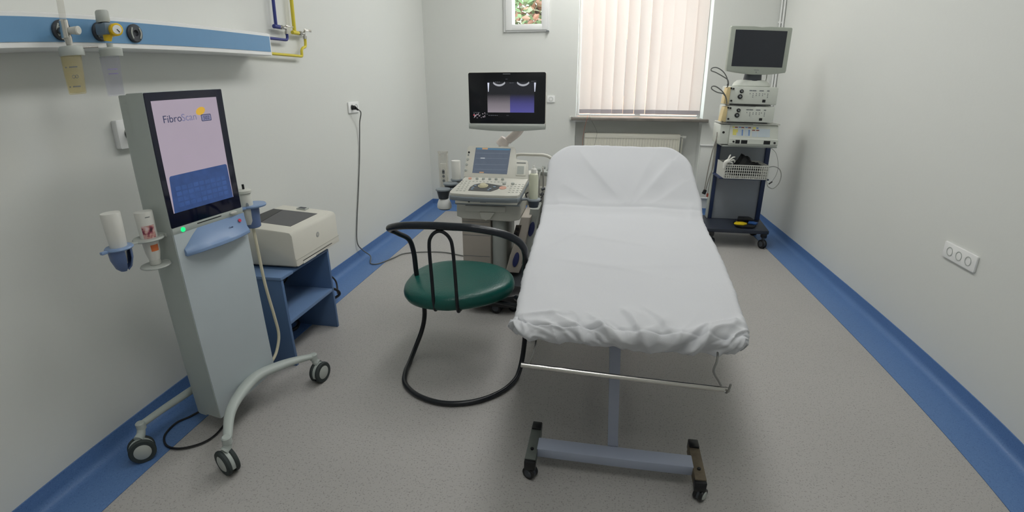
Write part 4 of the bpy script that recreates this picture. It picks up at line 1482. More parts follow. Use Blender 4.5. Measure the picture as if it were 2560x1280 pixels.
for (x, v, r, mt) in ((-.818, .172, .0065, BLACK), (-.820, .154, .005, UBUMP), (-.822, .124, .0085, LGREY), (-.827, .086, .0085, LGREY), (-.830, .048, .0085, LGREY)):
    obj('panel_button', lathe(B(), [(0, 0), (r, 0), (r, .003), (r * .8, .005), (0, .005)], c=(x, v, 0), M=TP, seg=20), mt, tp_)
obj('slot', bx(B(), -.487, -.425, .103, .108, .0, .0008, M=TP), DGREY, tp_, smooth=0)
bm = B()
prism(bm, rrect(-.488, -.420, .018, .090, .005), 0, .006, M=TP, bev=.002)
pb_ = obj('printer_door', bm, UWHITE, tp_)
obj('printer_window', prism(B(), rrect(-.480, -.434, .028, .082, .003), .006, .0075, M=TP), LGREY, pb_)
# controls
for i in range(5):
    x = -.741 + i * .043
    obj('knob', lathe(B(), [(0, 0), (.0095, 0), (.0095, .007), (.008, .011), (0, .011)], c=(x, ky(3.055), 0), M=KP, seg=20), LGREY, con)
obj('knob', lathe(B(), [(0, 0), (.011, 0), (.011, .008), (0, .009)], c=(-.790, ky(3.058), 0), M=KP, seg=20), KEYP, con)
for i, (x, y) in enumerate(((-.545, 2.985), (-.490, 2.99))):
    obj('knob', lathe(B(), [(0, 0), (.011, 0), (.011, .008), (.009, .011), (0, .011)], c=(x, ky(y), 0), M=KP, seg=20), LGREY, con)
pad = [(-.757, 2.873), (-.612, 2.868), (-.575, 2.905), (-.552, 2.958), (-.60, 2.972), (-.66, 2.992), (-.70, 2.990), (-.74, 2.965), (-.757, 2.925)]
obj('trackball_pad', prism(B(), [(x, ky(y)) for x, y in pad], 0, .003, M=KP, bev=.001), mat('pad_grey', (96, 98, 98), .45), con)
bm = B()
lathe(bm, [(.033, .003), (.033, .006), (.028, .006), (.026, .003)], c=(-.676, ky(2.945), 0), M=KP)
lathe(bm, [(.0265, .003), (.025, .010), (.019, .017), (.010, .021), (0, .022)], c=(-.676, ky(2.945), 0), M=KP)
obj('trackball', bm, BALL, con)
bm = B()
for x, y, r in ((-.728, 2.945, .009), (-.735, 2.915, .009), (-.735, 2.89, .009), (-.622, 2.905, .009), (-.60, 2.935, .010), (-.63, 2.885, .008)):
    prism(bm, circ(x, ky(y), r, r * .8, 12), .003, .006, M=KP, bev=.001)
obj('trackball_key', bm, KEYB, con)
obj('freeze_key', lathe(B(), [(0, 0), (.023, 0), (.023, .003), (.019, .005), (0, .005)], c=(-.545, ky(2.93), 0), M=KP), KEYP, con, 'pink round key')
bm = B()
rk = random.Random(4)
for y in (3.02, 2.99, 2.96, 2.93, 2.90, 2.87):
    for x in np.arange(-.83, -.42, .024):
        inside = (-.77 < x < -.535 and y < 3.0) or (y < 2.96 and -.575 < x < -.51)
        if inside or (-.565 < x < -.47 and 2.965 < y < 3.01):
            continue
        if x > -.53 and y > 3.0:
            continue
        prism(bm, circ(x, ky(y), .007, .005, 10), 0, .003, M=KP, bev=.0008)
obj('keys', bm, OFFW, con)
# keyboard drawer
bm = B()
bx(bm, -.835, -.437, 2.832, 3.02, .676, .702, .006, M=W)
kd = obj('keyboard_drawer', bm, UWHITE, us)
bm = B()
bx(bm, -.843, -.428, 2.852, 3.03, .664, .679, .004, M=W)
obj('drawer_tray', bm, UBUMP, kd)
obj('drawer_latch', bx(B(), -.672, -.634, 2.826, 2.836, .688, .702, .002, M=W), UBUMP, kd)
obj('drawer_knob', cyl(B(), (-.743, 2.833, .692), (-.743, 2.826, .692), .0055, M=W), BLACK, kd)
# support under the console
bm = B()
prism(bm, [(-.862, .600), (-.862, .560), (-.82, .545), (-.50, .535), (-.44, .550), (-.43, .62), (-.44, .662), (-.86, .662)], 0, .30, M=W @ frame((0, 3.25, 0), (1, 0, 0), (0, 0, 1), (0, -1, 0)), bev=.008)
obj('console_support', bm, UWHITE, us)
bm = B()
bx(bm, -.80, -.53, 2.93, 2.96, .60, .64, .006, M=W)
prism(bm, [(-.70, .60), (-.60, .60), (-.63, .555), (-.66, .545), (-.69, .56)], 0, .03, M=W @ frame((0, 2.955, 0), (1, 0, 0), (0, 0, 1), (0, -1, 0)), bev=.003)
obj('lift_handle', bm, UWHITE, us)
# body
bm = B()
bx(bm, -.845, -.645, 3.0, 3.45, .11, .60, .010, M=W)
ub = obj('cabinet', bm, UBEIGE, us)
for z in (.265, .415, .510):
    obj('seam', bx(B(), -.838, -.652, 2.9985, 3.001, z, z + .003, M=W), GREY, ub, smooth=0)
obj('bolt', cyl(B(), (-.838, 3.0, .585), (-.838, 2.988, .585), .006, M=W), BLACK, ub)
bm = B()
lathe(bm, [(.052, .10), (.052, .62)], c=(-.592, 3.05, 0), M=W, sy=1.1)
bx(bm, -.63, -.545, 3.06, 3.40, .10, .64, .01, M=W)
obj('column', bm, LGREY, us)
bm = B()
cyl(bm, (-.592, 3.05, .535), (-.592, 3.05, .60), .062, .066, M=W, bev=.004)
obj('column_collar', bm, LGREY, us)
# connector housings on the right flank, leaning outwards
for k, (b0, b1, t0, t1, zb, zt, yy, oz) in enumerate(((-.545, -.452, -.435, -.372, .16, .56, 2.99, .26), (-.448, -.395, -.385, -.325, .20, .60, 3.06, .46))):
    bm = B()
    prism(bm, [(b0, zb), (b1, zb), (b1 + .01, zb + .05), (t1, zt), (t0, zt)], 0, .36, M=W @ frame((0, yy + .36, 0), (1, 0, 0), (0, 0, 1), (0, -1, 0)), bev=.010)
    cb = obj('connector_housing', bm, UBEIGE if k == 0 else LGREY, us)
    f = (oz - zb) / (zt - zb)
    ox = (b0 + b1) / 2 + f * ((t0 + t1) / 2 - (b0 + b1) / 2) + .004
    q = [(ox + .020 * math.cos(t) + .010 * math.sin(t), oz + .052 * math.sin(t)) for t in np.linspace(0, 2 * PI, 25)[:-1]]
    obj('oval_lock', prism(B(), q, 0, .012, M=W @ frame((0, yy + .002, 0), (1, 0, 0), (0, 0, 1), (0, -1, 0)), bev=.004), UOVAL, cb, 'dark blue oval lock')
    if k == 0:
        q = [(-.500, .385), (-.462, .385), (-.432, .505), (-.468, .505)]
        pt = obj('probe_port', prism(B(), q, 0, .010, M=W @ frame((0, yy + .001, 0), (1, 0, 0), (0, 0, 1), (0, -1, 0)), bev=.002), mat('port_brown', (62, 56, 52), .5), cb)
        for z, x in ((.41, -.475), (.445, -.466), (.48, -.457)):
            obj('socket', cyl(B(), (x, yy - .009, z), (x, yy - .013, z), .012, M=W, seg=14), BLACK, pt)
# base and castors
bm = B()
bx(bm, -.86, -.40, 2.82, 3.55, .075, .125, .015, M=W)
obj('base', bm, DGREY, us)
bm = B()
prism(bm, [(-.78, 2.84), (-.76, 2.72), (-.70, 2.665), (-.46, 2.655), (-.385, 2.70), (-.37, 2.84)], .050, .135, M=W, bev=.015)
obj('foot_rest', bm, BLACK, us)
for p, a in (((-.55, 2.70, 0), 75), ((-.44, 2.74, 0), 60), ((-.82, 3.48, 0), 20), ((-.44, 3.48, 0), 160)):
    castor(us, p, a, r=.040, w=.020, gap=.012, hood=DGREY, tyre=BLACK, hub=DGREY, top=.09, W=W)
# screen on its arm
MY = 3.15
MM = W @ frame((0, MY, 0), (1, 0, -.012), (.012, 0, 1), (0, -1, 0))
MM = W @ frame((0, MY, 0), (1, 0, 0), (0, 0, 1), (0, -1, 0))
bm = B()
prism(bm, rrect(-.806, -.302, 1.105, 1.460, .012), -.035, -.003, M=MM, bev=.004)
mo = obj('monitor', bm, UWHITE, us)
obj('monitor_bezel', prism(B(), rrect(-.803, -.305, 1.142, 1.457, .010), -.004, .003, M=MM, bev=.001), mat('monitor_black', (18, 20, 26), .18), mo)
bm = B()
rings = []
for i in range(17):
    t = i / 16
    x = -.807 + .505 * t
    s = math.sin(PI * t)
    rings.append([MM @ Vector(p) for p in ((x, 1.142, -.02), (x, 1.142, .004), (x, 1.132, .010 + .008 * s), (x, 1.118 - .010 * s, .010 + .010 * s), (x, 1.108 - .014 * s, .004 + .008 * s), (x, 1.106 - .014 * s, -.02))])
obj('monitor_chin', skin_rings(bm, rings), LGREY, mo)
obj('monitor_brand_plate', bx(B(), -.578, -.530, 1.4455, 1.4495, .0032, .0038, M=MM), GREY, mo, smooth=0)


def grad_screen(name, top, bot, z0, z1, strength):
    mt = bpy.data.materials.new(name)
    mt.use_nodes = True
    nt = mt.node_tree
    p = nt.nodes['Principled BSDF']
    p.inputs['Base Color'].default_value = (.01, .01, .012, 1)
    p.inputs['Roughness'].default_value = .25
    tc = nt.nodes.new('ShaderNodeTexCoord')
    sp = nt.nodes.new('ShaderNodeSeparateXYZ')
    mr = nt.nodes.new('ShaderNodeMapRange')
    mr.inputs['From Min'].default_value = z0
    mr.inputs['From Max'].default_value = z1
    cr = nt.nodes.new('ShaderNodeValToRGB')
    els = cr.color_ramp.elements
    els[0].color = lin(bot) + (1,)
    els[1].color = lin(top) + (1,)
    e = els.new(.34)
    e.color = tuple(.62 * a + .38 * b for a, b in zip(lin(bot), lin(top))) + (1,)
    els[len(els) - 1].position = .66
    ns = nt.nodes.new('ShaderNodeTexNoise')
    ns.inputs['Scale'].default_value = 260
    mul = nt.nodes.new('ShaderNodeMath')
    mul.operation = 'MULTIPLY_ADD'
    mul.inputs[1].default_value = .12
    nt.links.new(tc.outputs['Object'], sp.inputs[0])
    nt.links.new(tc.outputs['Object'], ns.inputs['Vector'])
    nt.links.new(sp.outputs['Z'], mr.inputs['Value'])
    nt.links.new(ns.outputs['Fac'], mul.inputs[0])
    nt.links.new(mr.outputs['Result'], mul.inputs[2])
    nt.links.new(mul.outputs[0], cr.inputs[0])
    nt.links.new(cr.outputs[0], p.inputs['Emission Color'])
    p.inputs['Emission Strength'].default_value = strength
    return mt


s0, s1 = 1.212, 1.40
g1 = grad_screen('scan_grey', (26, 27, 32), (150, 142, 150), s0, s1, .9)
g2 = grad_screen('scan_violet', (26, 27, 34), (86, 84, 158), s0, s1, .9)
obj('scan_image', bx(B(), -.680, -.532, s0, s1, .0032, .0037, M=MM), g1, mo, 'grey half of the scan picture', smooth=0)
obj('scan_image', bx(B(), -.532, -.376, s0, s1 - .001, .0032, .0037, M=MM), g2, mo, 'violet half of the scan picture', smooth=0)
bm = B()
for cx_ in (-.602, -.448):
    P = []
    for t in np.linspace(math.radians(212), math.radians(328), 16):
        P.append((cx_ + .043 * math.cos(t), 1.419 + .034 * math.sin(t)))
    for t in np.linspace(math.radians(328), math.radians(212), 16):
        P.append((cx_ + .047 * math.cos(t), 1.413 + .040 * math.sin(t)))
    prism(bm, P, .0040, .0043, M=MM)
obj('scan_arc', bm, screen_mat('scan_bright', (170, 172, 178), .9), mo, smooth=0)
bm = B()
for x in (-.672, -.372):
    prism(bm, [(x - .006, 1.395), (x + .006, 1.395), (x + .001, 1.340), (x - .003, 1.340)], .0038, .0041, M=MM)
obj('scan_scale_bar', bm, screen_mat('scan_white', (216, 220, 236), .95), mo, smooth=0)
bm = B()
rk = random.Random(9)
for x0, z0, n_, s_ in ((-.628, 1.398, 3, .009), (-.535, 1.392, 3, .007), (-.56, 1.415, 2, .006), (-.395, 1.402, 3, .009), (-.775, 1.21, 5, .007), (-.70, 1.20, 2, .010), (-.675, 1.192, 5, .010), (-.555, 1.192, 2, .007)):
    for k in range(n_):
        x = x0 + k * (s_ * 1.35)
        bx(bm, x, x + s_ * rk.uniform(.6, 1.1), z0, z0 + .0028, .0038, .0041, M=MM)
obj('scan_text', bm, screen_mat('scan_dim_text', (112, 116, 122), .8), mo, smooth=0)
bm = B()
for k in range(26):
    x = -.775 + rk.uniform(0, .075)
    z = 1.175 + rk.uniform(0, .032)
    bx(bm, x, x + rk.uniform(.003, .010), z, z + rk.uniform(.002, .006), .0038, .0041, M=MM)
obj('scan_icons', bm, screen_mat('scan_icon', (176, 164, 172), .8, .4, 90), mo, smooth=0)
obj('scan_icons', bx(B(), -.776, -.768, 1.192, 1.198, .0042, .0044, M=MM), screen_mat('scan_red', (220, 80, 90), .8), mo, smooth=0)
bm = B()
tube(bm, [(-.50, 3.24, 1.22), (-.47, 3.26, 1.15), (-.50, 3.27, 1.08), (-.57, 3.27, 1.02)], [.03, .032, .03, .026], seg=14, M=W)
cyl(bm, (-.615, 3.27, .985), (-.585, 3.27, 1.035), .045, .035, M=W, bev=.005)
bx(bm, -.53, -.43, 3.185, 3.235, 1.20, 1.30, .01, M=W)
obj('monitor_arm', bm, mat('arm_pinkish_white', (222, 212, 206), .4), us)
obj('arm_post', cyl(B(), (-.60, 3.27, .66), (-.60, 3.27, .985), .035, M=W), UWHITE, us)
bm = B()
tube(bm, [(-.54, 3.42, .80), (-.545, 3.43, .88), (-.52, 3.43, .905), (-.42, 3.43, .906), (-.325, 3.43, .903), (-.27, 3.43, .87), (-.252, 3.42, .80), (-.255, 3.40, .70)], .0115, seg=12, n=6, M=W)
obj('rear_handle', bm, UWHITE, us)
bm = B()
bx(bm, -.60, -.30, 3.34, 3.52, .55, .78, .015, M=W)
bx(bm, -.42, -.26, 3.30, 3.50, .40, .70, .012, M=W)
obj('rear_housing', bm, UWHITE, us)
bm = B()
for k, (x, z) in enumerate(((-.36, .83), (-.345, .80), (-.33, .845), (-.30, .82), (-.315, .79))):
    lathe(bm, [(0, 0), (.012, 0), (.014, .012), (.008, .022), (0, .024)], c=(x, 3.36 + .01 * k, z - .03), M=W, seg=12)
bx(bm, -.37, -.285, 3.34, 3.43, .775, .80, .004, M=W)
obj('cable_sockets', bm, LGREY, us)
bm = B()
tube(bm, [(-.335, 3.34, .83), (-.325, 3.28, .82), (-.32, 3.26, .72), (-.325, 3.24, .60), (-.33, 3.22, .48), (-.345, 3.20, .42), (-.36, 3.22, .48)], .006, seg=8, M=W)
PCG = mat('probe_cable_grey', (150, 150, 144), .5)
obj('probe_cable', bm, PCG, us)
bm = B()
tube(bm, [(-.35, 3.35, .80), (-.345, 3.24, .78), (-.342, 3.20, .66), (-.345, 3.18, .56)], .0045, seg=8, M=W)
obj('probe_cable', bm, PCG, us)
for x, z in ((-.318, .70), (-.332, .655), (-.31, .735)):
    obj('cable_clamp', cyl(B(), (x, 3.05, z), (x + .02, 3.06, z + .006), .009, M=W), DGREY, us)

# cup holders
def cup(x, y, z, r, d, mt, rim):
    bmc = B()
    lathe(bmc, [(r * .62, -d), (r * .72, -d), (r * .98, -.004), (r * 1.02, 0), (r * .92, 0), (r * .64, -d + .004)], c=(x, y, z), M=W)
    lathe(bmc, [(r * .64, -d + .001), (0, -d + .002), (0, -d), (r * .64, -d)], c=(x, y, z), M=W)
    c_ = obj('cup_holder', bmc, mt, us)
    bmr = B()
    lathe(bmr, [(r * .90, -.006), (r * 1.10, -.006), (r * 1.12, 0), (r * 1.08, .004), (r * .92, .004)], c=(x, y, z), M=W)
    obj('cup_rim', bmr, rim, c_)
    return c_


cup(-.938, 2.925, .744, .044, .060, DGREY, UBUMP)
cup(-.915, 3.015, .765, .043, .055, DGREY, UBUMP)
cup(-.893, 3.09, .778, .036, .022, DGREY, UBUMP)
bm = B()
tube(bm, [(-.845, 2.93, .742), (-.885, 2.93, .744)], .008, smooth=False, M=W)
tube(bm, [(-.84, 3.01, .760), (-.862, 3.01, .762)], .008, smooth=False, M=W)
obj('holder_arm', bm, UBUMP, us)
cup(-.345, 2.915, .700, .040, .050, mat('holder_slate', (72, 80, 90), .35), UBUMP)
bm = B()
tube(bm, [(-.425, 2.90, .700), (-.385, 2.905, .702)], .009, smooth=False, M=W)
obj('holder_arm', bm, UBUMP, us)
bm = B()
tube(bm, [(-.392, 2.93, .705), (-.398, 2.94, .725), (-.385, 2.95, .735)], .005, M=W)
tube(bm, [(-.30, 2.93, .705), (-.292, 2.94, .72), (-.296, 2.955, .735)], .005, M=W)
obj('holder_clip', bm, BLACK, us)
# tall clear rack behind the cups
bm = B()
x0, x1, yr = -1.058, -.992, 3.22
bx(bm, x0, x0 + .008, yr, yr + .03, .66, .945, .002, M=W)
bx(bm, x1 - .008, x1, yr, yr + .03, .66, .945, .002, M=W)
bx(bm, x0, x1, yr + .0, yr + .03, .93, .948, .003, M=W)
bx(bm, x0 + .008, x1 - .008, yr + .02, yr + .026, .66, .93, .001, M=W)
rk_ = obj('accessory_rack', bm, ACRYL, us)
obj('rack_plate', bx(B(), x0 + .012, x1 - .012, yr + .004, yr + .018, .64, .862, .003, M=W), UWHITE, rk_)
for z in (.81, .798, .772, .74):
    obj('rack_port', lathe(B(), [(.0065, 0), (.0095, 0), (.0095, .003), (.0065, .003)], c=((x0 + x1) / 2, z, 0), M=W @ frame((0, yr + .004, 0), (1, 0, 0), (0, 0, 1), (0, -1, 0)), seg=18), GREY, rk_)
obj('rack_bracket', tube(B(), [(-1.03, yr + .02, .665), (-.95, 3.22, .65), (-.85, 3.2, .635)], .008, smooth=False, M=W), UWHITE, us)

b = thing('gel_bottle', 'translucent squeeze bottle with a white nozzle cap in the holder beside the couch', 'bottle', (-.347, 2.925, .652))
obj('bottle', lathe(B(), [(0, 0), (.024, 0), (.026, .004), (.027, .03), (.0285, .10), (.0300, .19), (.027, .205), (.016, .212), (0, .212)]), mat('milky_bottle', (206, 208, 186), .3, var=.04), b)
obj('cap', lathe(B(), [(.0, .212), (.017, .212), (.017, .236), (.010, .242), (.006, .258), (0, .259)]), WHITE, b)
b = thing('paper_cup', 'white cylinder standing in the rear cup holder of the ultrasound machine', 'cup', (-.893, 3.09, .757))
obj('body', lathe(B(), [(0, 0), (.029, 0), (.030, .003), (.031, .145), (.029, .148), (0, .146)]), WHITE, b)
b = thing('ultrasound_probe', 'white probe head hanging below the front cup holder of the ultrasound machine', 'probe', (-.935, 2.925, .615))
obj('stem', lathe(B(), [(0, .055), (.018, .055), (.021, .066), (.0225, .085), (.0235, .125), (0, .126)]), DGREY, b, 'grey stem')
bm = lathe(B(), [(0, .003), (.044, .003), (.048, .010), (.046, .035), (.036, .060), (.024, .072), (0, .072)], sx=1.0, sy=.75)
obj('head', bm, RAILWHITE, b)
obj('lens', lathe(B(), [(0, -.004), (.036, -.004), (.042, .003), (0, .0035)], sx=1, sy=.75), BLACK, b)

# ------------------------------------------------------------------ endoscopy trolley in the corner
tw = thing('equipment_trolley', 'dark blue equipment trolley with grey back panel in the far corner', 'trolley', (1.33, 4.55, 0))
W = onworld(tw)
TY = 4.36
obj('base', prism(B(), [(1.062, TY - .07), (1.60, TY - .07), (1.655, TY + .40), (1.10, TY + .40)], .135, .172, M=W, bev=.008), mat('trolley_base_dark', (44, 50, 62), .4), tw)
for x in (1.085, 1.545):
    obj('castor_housing', bx(B(), x, x + .045, TY - .075, TY - .02, .10, .14, .008, M=W), BLACK, tw)
for x, y, a in ((1.568, TY - .045, 20), (1.115, TY - .045, 140), (1.61, TY + .36, 30), (1.13, TY + .36, 60)):
    castor(tw, (x, y, 0), a, r=.040, w=.014, gap=.012, hood=DGREY, tyre=BLACK, hub=DGREY, top=.135, W=W)
bm = B()
for x0, x1 in ((1.143, 1.176), (1.583, 1.622)):
    pst = bx(B(), x0, x1, TY + .28, TY + .33, .172, 1.07, .004, M=W)
    obj('post', pst, TOWDB, tw)
bm = B()
bx(bm, 1.130, 1.142, TY + .285, TY + .36, .172, .93, .003, M=W)
obj('side_panel', bm, LGREY, tw)
bm = B()
bx(bm, 1.176, 1.583, TY + .300, TY + .315, .172, .884, .002, M=W)
obj('back_panel', bm, TOWG, tw)
for z in (.885, 1.076):
    obj('shelf', bx(B(), 1.09 + .03 * (z < 1), 1.58, TY + .02, TY + .279, z, z + .012, .003, M=W), LGREY if z < 1 else OFFW, tw)
bm = B()
bx(bm, 1.13, 1.56, TY + .03, TY + .299, .600, .612, .003, M=W)
obj('shelf', bm, TOWDB, tw)

# electrosurgical unit
eu = thing('electrosurgical_unit', 'white medical unit with yellow, blue and red markings below the two processors', 'medical device', (1.37, TY + .16, .898))
W = onworld(eu)
ex0, ex1, ez0, ez1 = 1.175, 1.572, .898, 1.074
bm = B()
prism(bm, [(0, ez0 + .02), (0, ez0 + .058), (.022, ez0 + .066), (.05, ez1 - .01), (.06, ez1), (.285, ez1), (.285, ez0 + .012), (.02, ez0 + .0)], ex0 - .01, ex1, M=W @ frame((0, TY - .015, 0), (0, 1, 0), (0, 0, 1), (1, 0, 0)), bev=.005)
bd = obj('body', bm, TOWW, eu)
EP = W @ frame((0, TY - .015 + .022, ez0 + .066), (1, 0, 0), (0, .028, .100), (0, -.100, .028))
for x, v, wd_, h_, mt in ((1.188, .082, .016, .014, MARK_Y), (1.208, .084, .024, .008, MARK_R), (1.240, .084, .02, .009, MARK_B), (1.262, .083, .024, .008, MARK_R), (1.295, .084, .02, .009, MARK_B), (1.318, .083, .024, .008, MARK_R),
                          (1.360, .078, .022, .016, MARK_Y), (1.352, .064, .026, .008, MARK_R), (1.388, .080, .016, .012, MARK_B), (1.386, .064, .026, .008, MARK_R),
                          (1.192, .022, .030, .050, MARK_Y), (1.192, .045, .042, .028, MARK_Y), (1.232, .015, .048, .058, MARK_P), (1.266, .020, .012, .050, MARK_B), (1.290, .015, .048, .058, MARK_P), (1.322, .020, .012, .050, MARK_B), (1.352, .012, .045, .045, MARK_P), (1.402, .012, .10, .070, MARK_P)):
    obj('marking', bx(B(), x, x + wd_, v, v + h_, .0004 + (.0004 if h_ < .03 or wd_ < .02 else 0), .0012 + (.0004 if h_ < .03 or wd_ < .02 else 0), M=EP), mt, bd, smooth=0)
EF = W @ frame((0, TY - .015, 0), (1, 0, 0), (0, 0, 1), (0, -1, 0))
for x, wd_ in ((1.215, .036), (1.262, .052), (1.450, .054)):
    obj('display', bx(B(), x, x + wd_, ez0 + .020, ez0 + .050, .0, .0015, M=EF), BLACK, bd, smooth=0)
for x in (1.198, 1.540):
    obj('knob', cyl(B(), (x, ez0 + .035, 0), (x, ez0 + .035, .010), .008, M=EF, seg=16), BLACK, bd)
# its feet board to the left: flank with a socket
obj('flank', bx(B(), 1.085, 1.164, TY + .02, TY + .265, .905, 1.07, .004, M=W), TOWW, eu)
obj('flank_socket', cyl(B(), (1.115, TY + .021, 1.005), (1.115, TY + .014, 1.005), .010, M=W, seg=14), BLACK, eu)

# two video processors
for k, (z0, z1, lbl) in enumerate(((1.089, 1.228, 'white video processor, the lower of two in the corner trolley'), (1.236, 1.386, 'white video processor, the upper of two, just below the monitor'))):
    vp = thing('video_processor', lbl, 'video processor', (1.32, TY + .15, z0))
    W = onworld(vp)
    vx0, vx1 = 1.122, 1.515
    dx = -.006 * (1 - k)
    bd = obj('body', bx(B(), vx0 + dx, vx1 + dx, TY, TY + .27, z0 + .006, z1, .008, M=W), TOWW, vp)
    obj('foot_strip', bx(B(), vx0 + dx + .01, vx1 + dx - .05, TY - .002, TY + .26, z0, z0 + .007, .001, M=W), BLACK, vp, smooth=0)
    VF = W @ frame((dx, TY, 0), (1, 0, 0), (0, 0, 1), (0, -1, 0))
    hz = z1 - z0
    for x, f, r in ((1.216, .74, .0155), (1.208, .45, .019)):
        lt = obj('dial', lathe(B(), [(0, 0), (r, 0), (r, .010), (r * .75, .014), (0, .014)], c=(x, z0 + f * hz, 0), M=VF, seg=24), BLACK, vp)
        obj('dial_centre', lathe(B(), [(0, .014), (r * .5, .014), (r * .4, .017), (0, .017)], c=(x, z0 + f * hz, 0), M=VF, seg=20), GREY, lt)
    bm = B()
    for x, wd_ in ((1.28, .022), (1.305, .030), (1.362, .034), (1.425, .018)):
        bx(bm, x, x + wd_, z0 + .76 * hz, z0 + .82 * hz, 0, .0015, M=VF)
    obj('marking', bm, GREY, bd, smooth=0)
    bm = B()
    for x, n_ in ((1.285, 1), (1.310, 3), (1.336, 2), (1.362, 2), (1.388, 2), (1.405, 1), (1.430, 3)):
        for q in range(n_):
            bx(bm, x, x + .006, z0 + (.60 - .09 * q) * hz, z0 + (.65 - .09 * q) * hz, 0, .0015, M=VF)
    obj('indicator', bm, GREY, bd, smooth=0)
    obj('power_switch', bx(B(), 1.395, 1.420, z0 + .17 * hz, z0 + .32 * hz, 0, .004, .001, M=VF), BLACK, bd)
    # yellowed connector block with cables on the left corner
    bm = B()
    prism(bm, [(1.078, z0 + .05 * hz), (1.122, z0 + .03 * hz), (1.126, z0 + .95 * hz), (1.098, z0 + .93 * hz), (1.088, z0 + .6 * hz)], 0, .10, M=W @ frame((dx, TY + .09, 0), (1, 0, 0), (0, 0, 1), (0, -1, 0)), bev=.006)
    yc = obj('connector_block', bm, YELP, vp, 'yellowed connector block')
    for x, f in ((1.147, .86), (1.128, .88), (1.140, .22)):
        obj('screw_knob', cyl(B(), (x, z0 + f * hz, 0), (x, z0 + f * hz, .012), .0075, M=VF, seg=14), BLACK, yc)

sc_ = thing('scope_cable', 'grey looped cables standing out from the two video processors', 'cable', (1.07, TY - .02, 1.3))
W = onworld(sc_)
bm = B()
Y_ = TY - .03
tube(bm, [(1.098, TY + .02, 1.372), (1.096, Y_, 1.40), (1.085, Y_, 1.435), (1.045, Y_, 1.46), (.985, Y_, 1.49), (.945, Y_, 1.505), (.952, Y_, 1.525), (.99, Y_, 1.528), (1.04, Y_, 1.50), (1.075, Y_, 1.455), (1.09, Y_, 1.41), (1.088, Y_ + .01, 1.39)], .0042, seg=8, M=W)
tube(bm, [(1.085, TY + .01, 1.31), (1.06, Y_, 1.325), (1.01, Y_, 1.335), (.965, Y_, 1.36), (.968, Y_, 1.38), (1.0, Y_, 1.378), (1.05, Y_, 1.345), (1.085, Y_, 1.30), (1.098, Y_, 1.26), (1.10, Y_, 1.245)], .0046, seg=8, M=W)
tube(bm, [(1.09, Y_, 1.24), (1.12, Y_, 1.232), (1.20, Y_ + .01, 1.228), (1.34, Y_ + .01, 1.226)], .003, seg=8, M=W)
tube(bm, [(1.08, Y_ + .01, 1.10), (1.11, Y_ + .01, 1.088), (1.20, Y_ + .012, 1.083), (1.34, Y_ + .012, 1.082)], .003, seg=8, M=W)
obj('cord', bm, GREYC, sc_)

# monitor
mn = thing('monitor', 'old grey-green screen with a dark glass standing on top of the corner trolley', 'monitor', (1.31, TY + .05, 1.386))
W = onworld(mn)
tl = math.radians(4)
NM = W @ frame((1.318, TY + .0, 1.668), (1, .06, 0), (0, -math.sin(tl), math.cos(tl)), (.06, -math.cos(tl), -math.sin(tl)))
bm = B()
prism(bm, [(-.242, -.165)] + [(-.16 + .32 * t, -.178 - .010 * math.sin(PI * t)) for t in np.linspace(0, 1, 9)] + [(.242, -.165), (.247, -.15), (.2475, .178), (.240, .186), (.06, .187), (.0, .182), (-.06, .187), (-.240, .186), (-.2475, .178), (-.247, -.15)], -.05, 0, M=NM, bev=.006)
cs_ = obj('casing', bm, MONG, mn)
obj('screen', prism(B(), rrect(-.210, .208, -.125, .158, .002), -.001, .0015, M=NM), mat('dead_screen', (44, 48, 56), .22), mn, 'dark switched-off screen', smooth=0)
obj('logo', bx(B(), -.02, .02, -.152, -.148, 0, .0008, M=NM), GREY, cs_, smooth=0)
obj('power_key', lathe(B(), [(0, 0), (.005, 0), (.005, .0015), (0, .0015)], c=(.0, -.168, 0), M=NM, seg=14), GREY, cs_)
bm = B()
cyl(bm, (1.32, TY + .10, 1.43), (1.32, TY + .08, 1.56), .075, .06, M=W)
obj('neck', bm, DGREY, mn)
bm = B()
lathe(bm, [(0, 0), (.150, 0), (.155, .006), (.145, .030), (.120, .050), (.09, .054), (0, .054)], c=(1.32, TY + .11, 1.386), M=W, sy=.68)
obj('foot', bm, TOWW, mn)
obj('cable', tube(B(), [(1.42, TY + .06, 1.55), (1.43, TY + .08, 1.45), (1.425, TY + .12, 1.392)], .004, M=W), OFFW, mn)

# basket with its contents
bk = thing('basket', 'white perforated plastic basket on the trolley shelf', 'basket', (1.345, TY + .14, .613))
W = onworld(bk)
bm = B()
b0, b1, yb0, yb1, bz0, bz1 = 1.160, 1.527, TY - .01, TY + .26, .613, .737


def lattice(bm, M, L, H, nx, nz, th=.003, rim=.010):
    """flat panel of bars: local x 0..L, local y 0..H"""
    bx(bm, 0, L, 0, rim * .7, 0, th, M=M)
    bx(bm, 0, L, H - rim, H, 0, th, M=M)
    for i in range(nx + 1):
        x = (L - .006) * i / nx
        bx(bm, x, x + .006, rim * .7, H - rim, 0, th, M=M)
    for j in range(1, nz):
        z = H * j / nz
        bx(bm, 0, L, z - .003, z + .003, .0002, th - .0002, M=M)


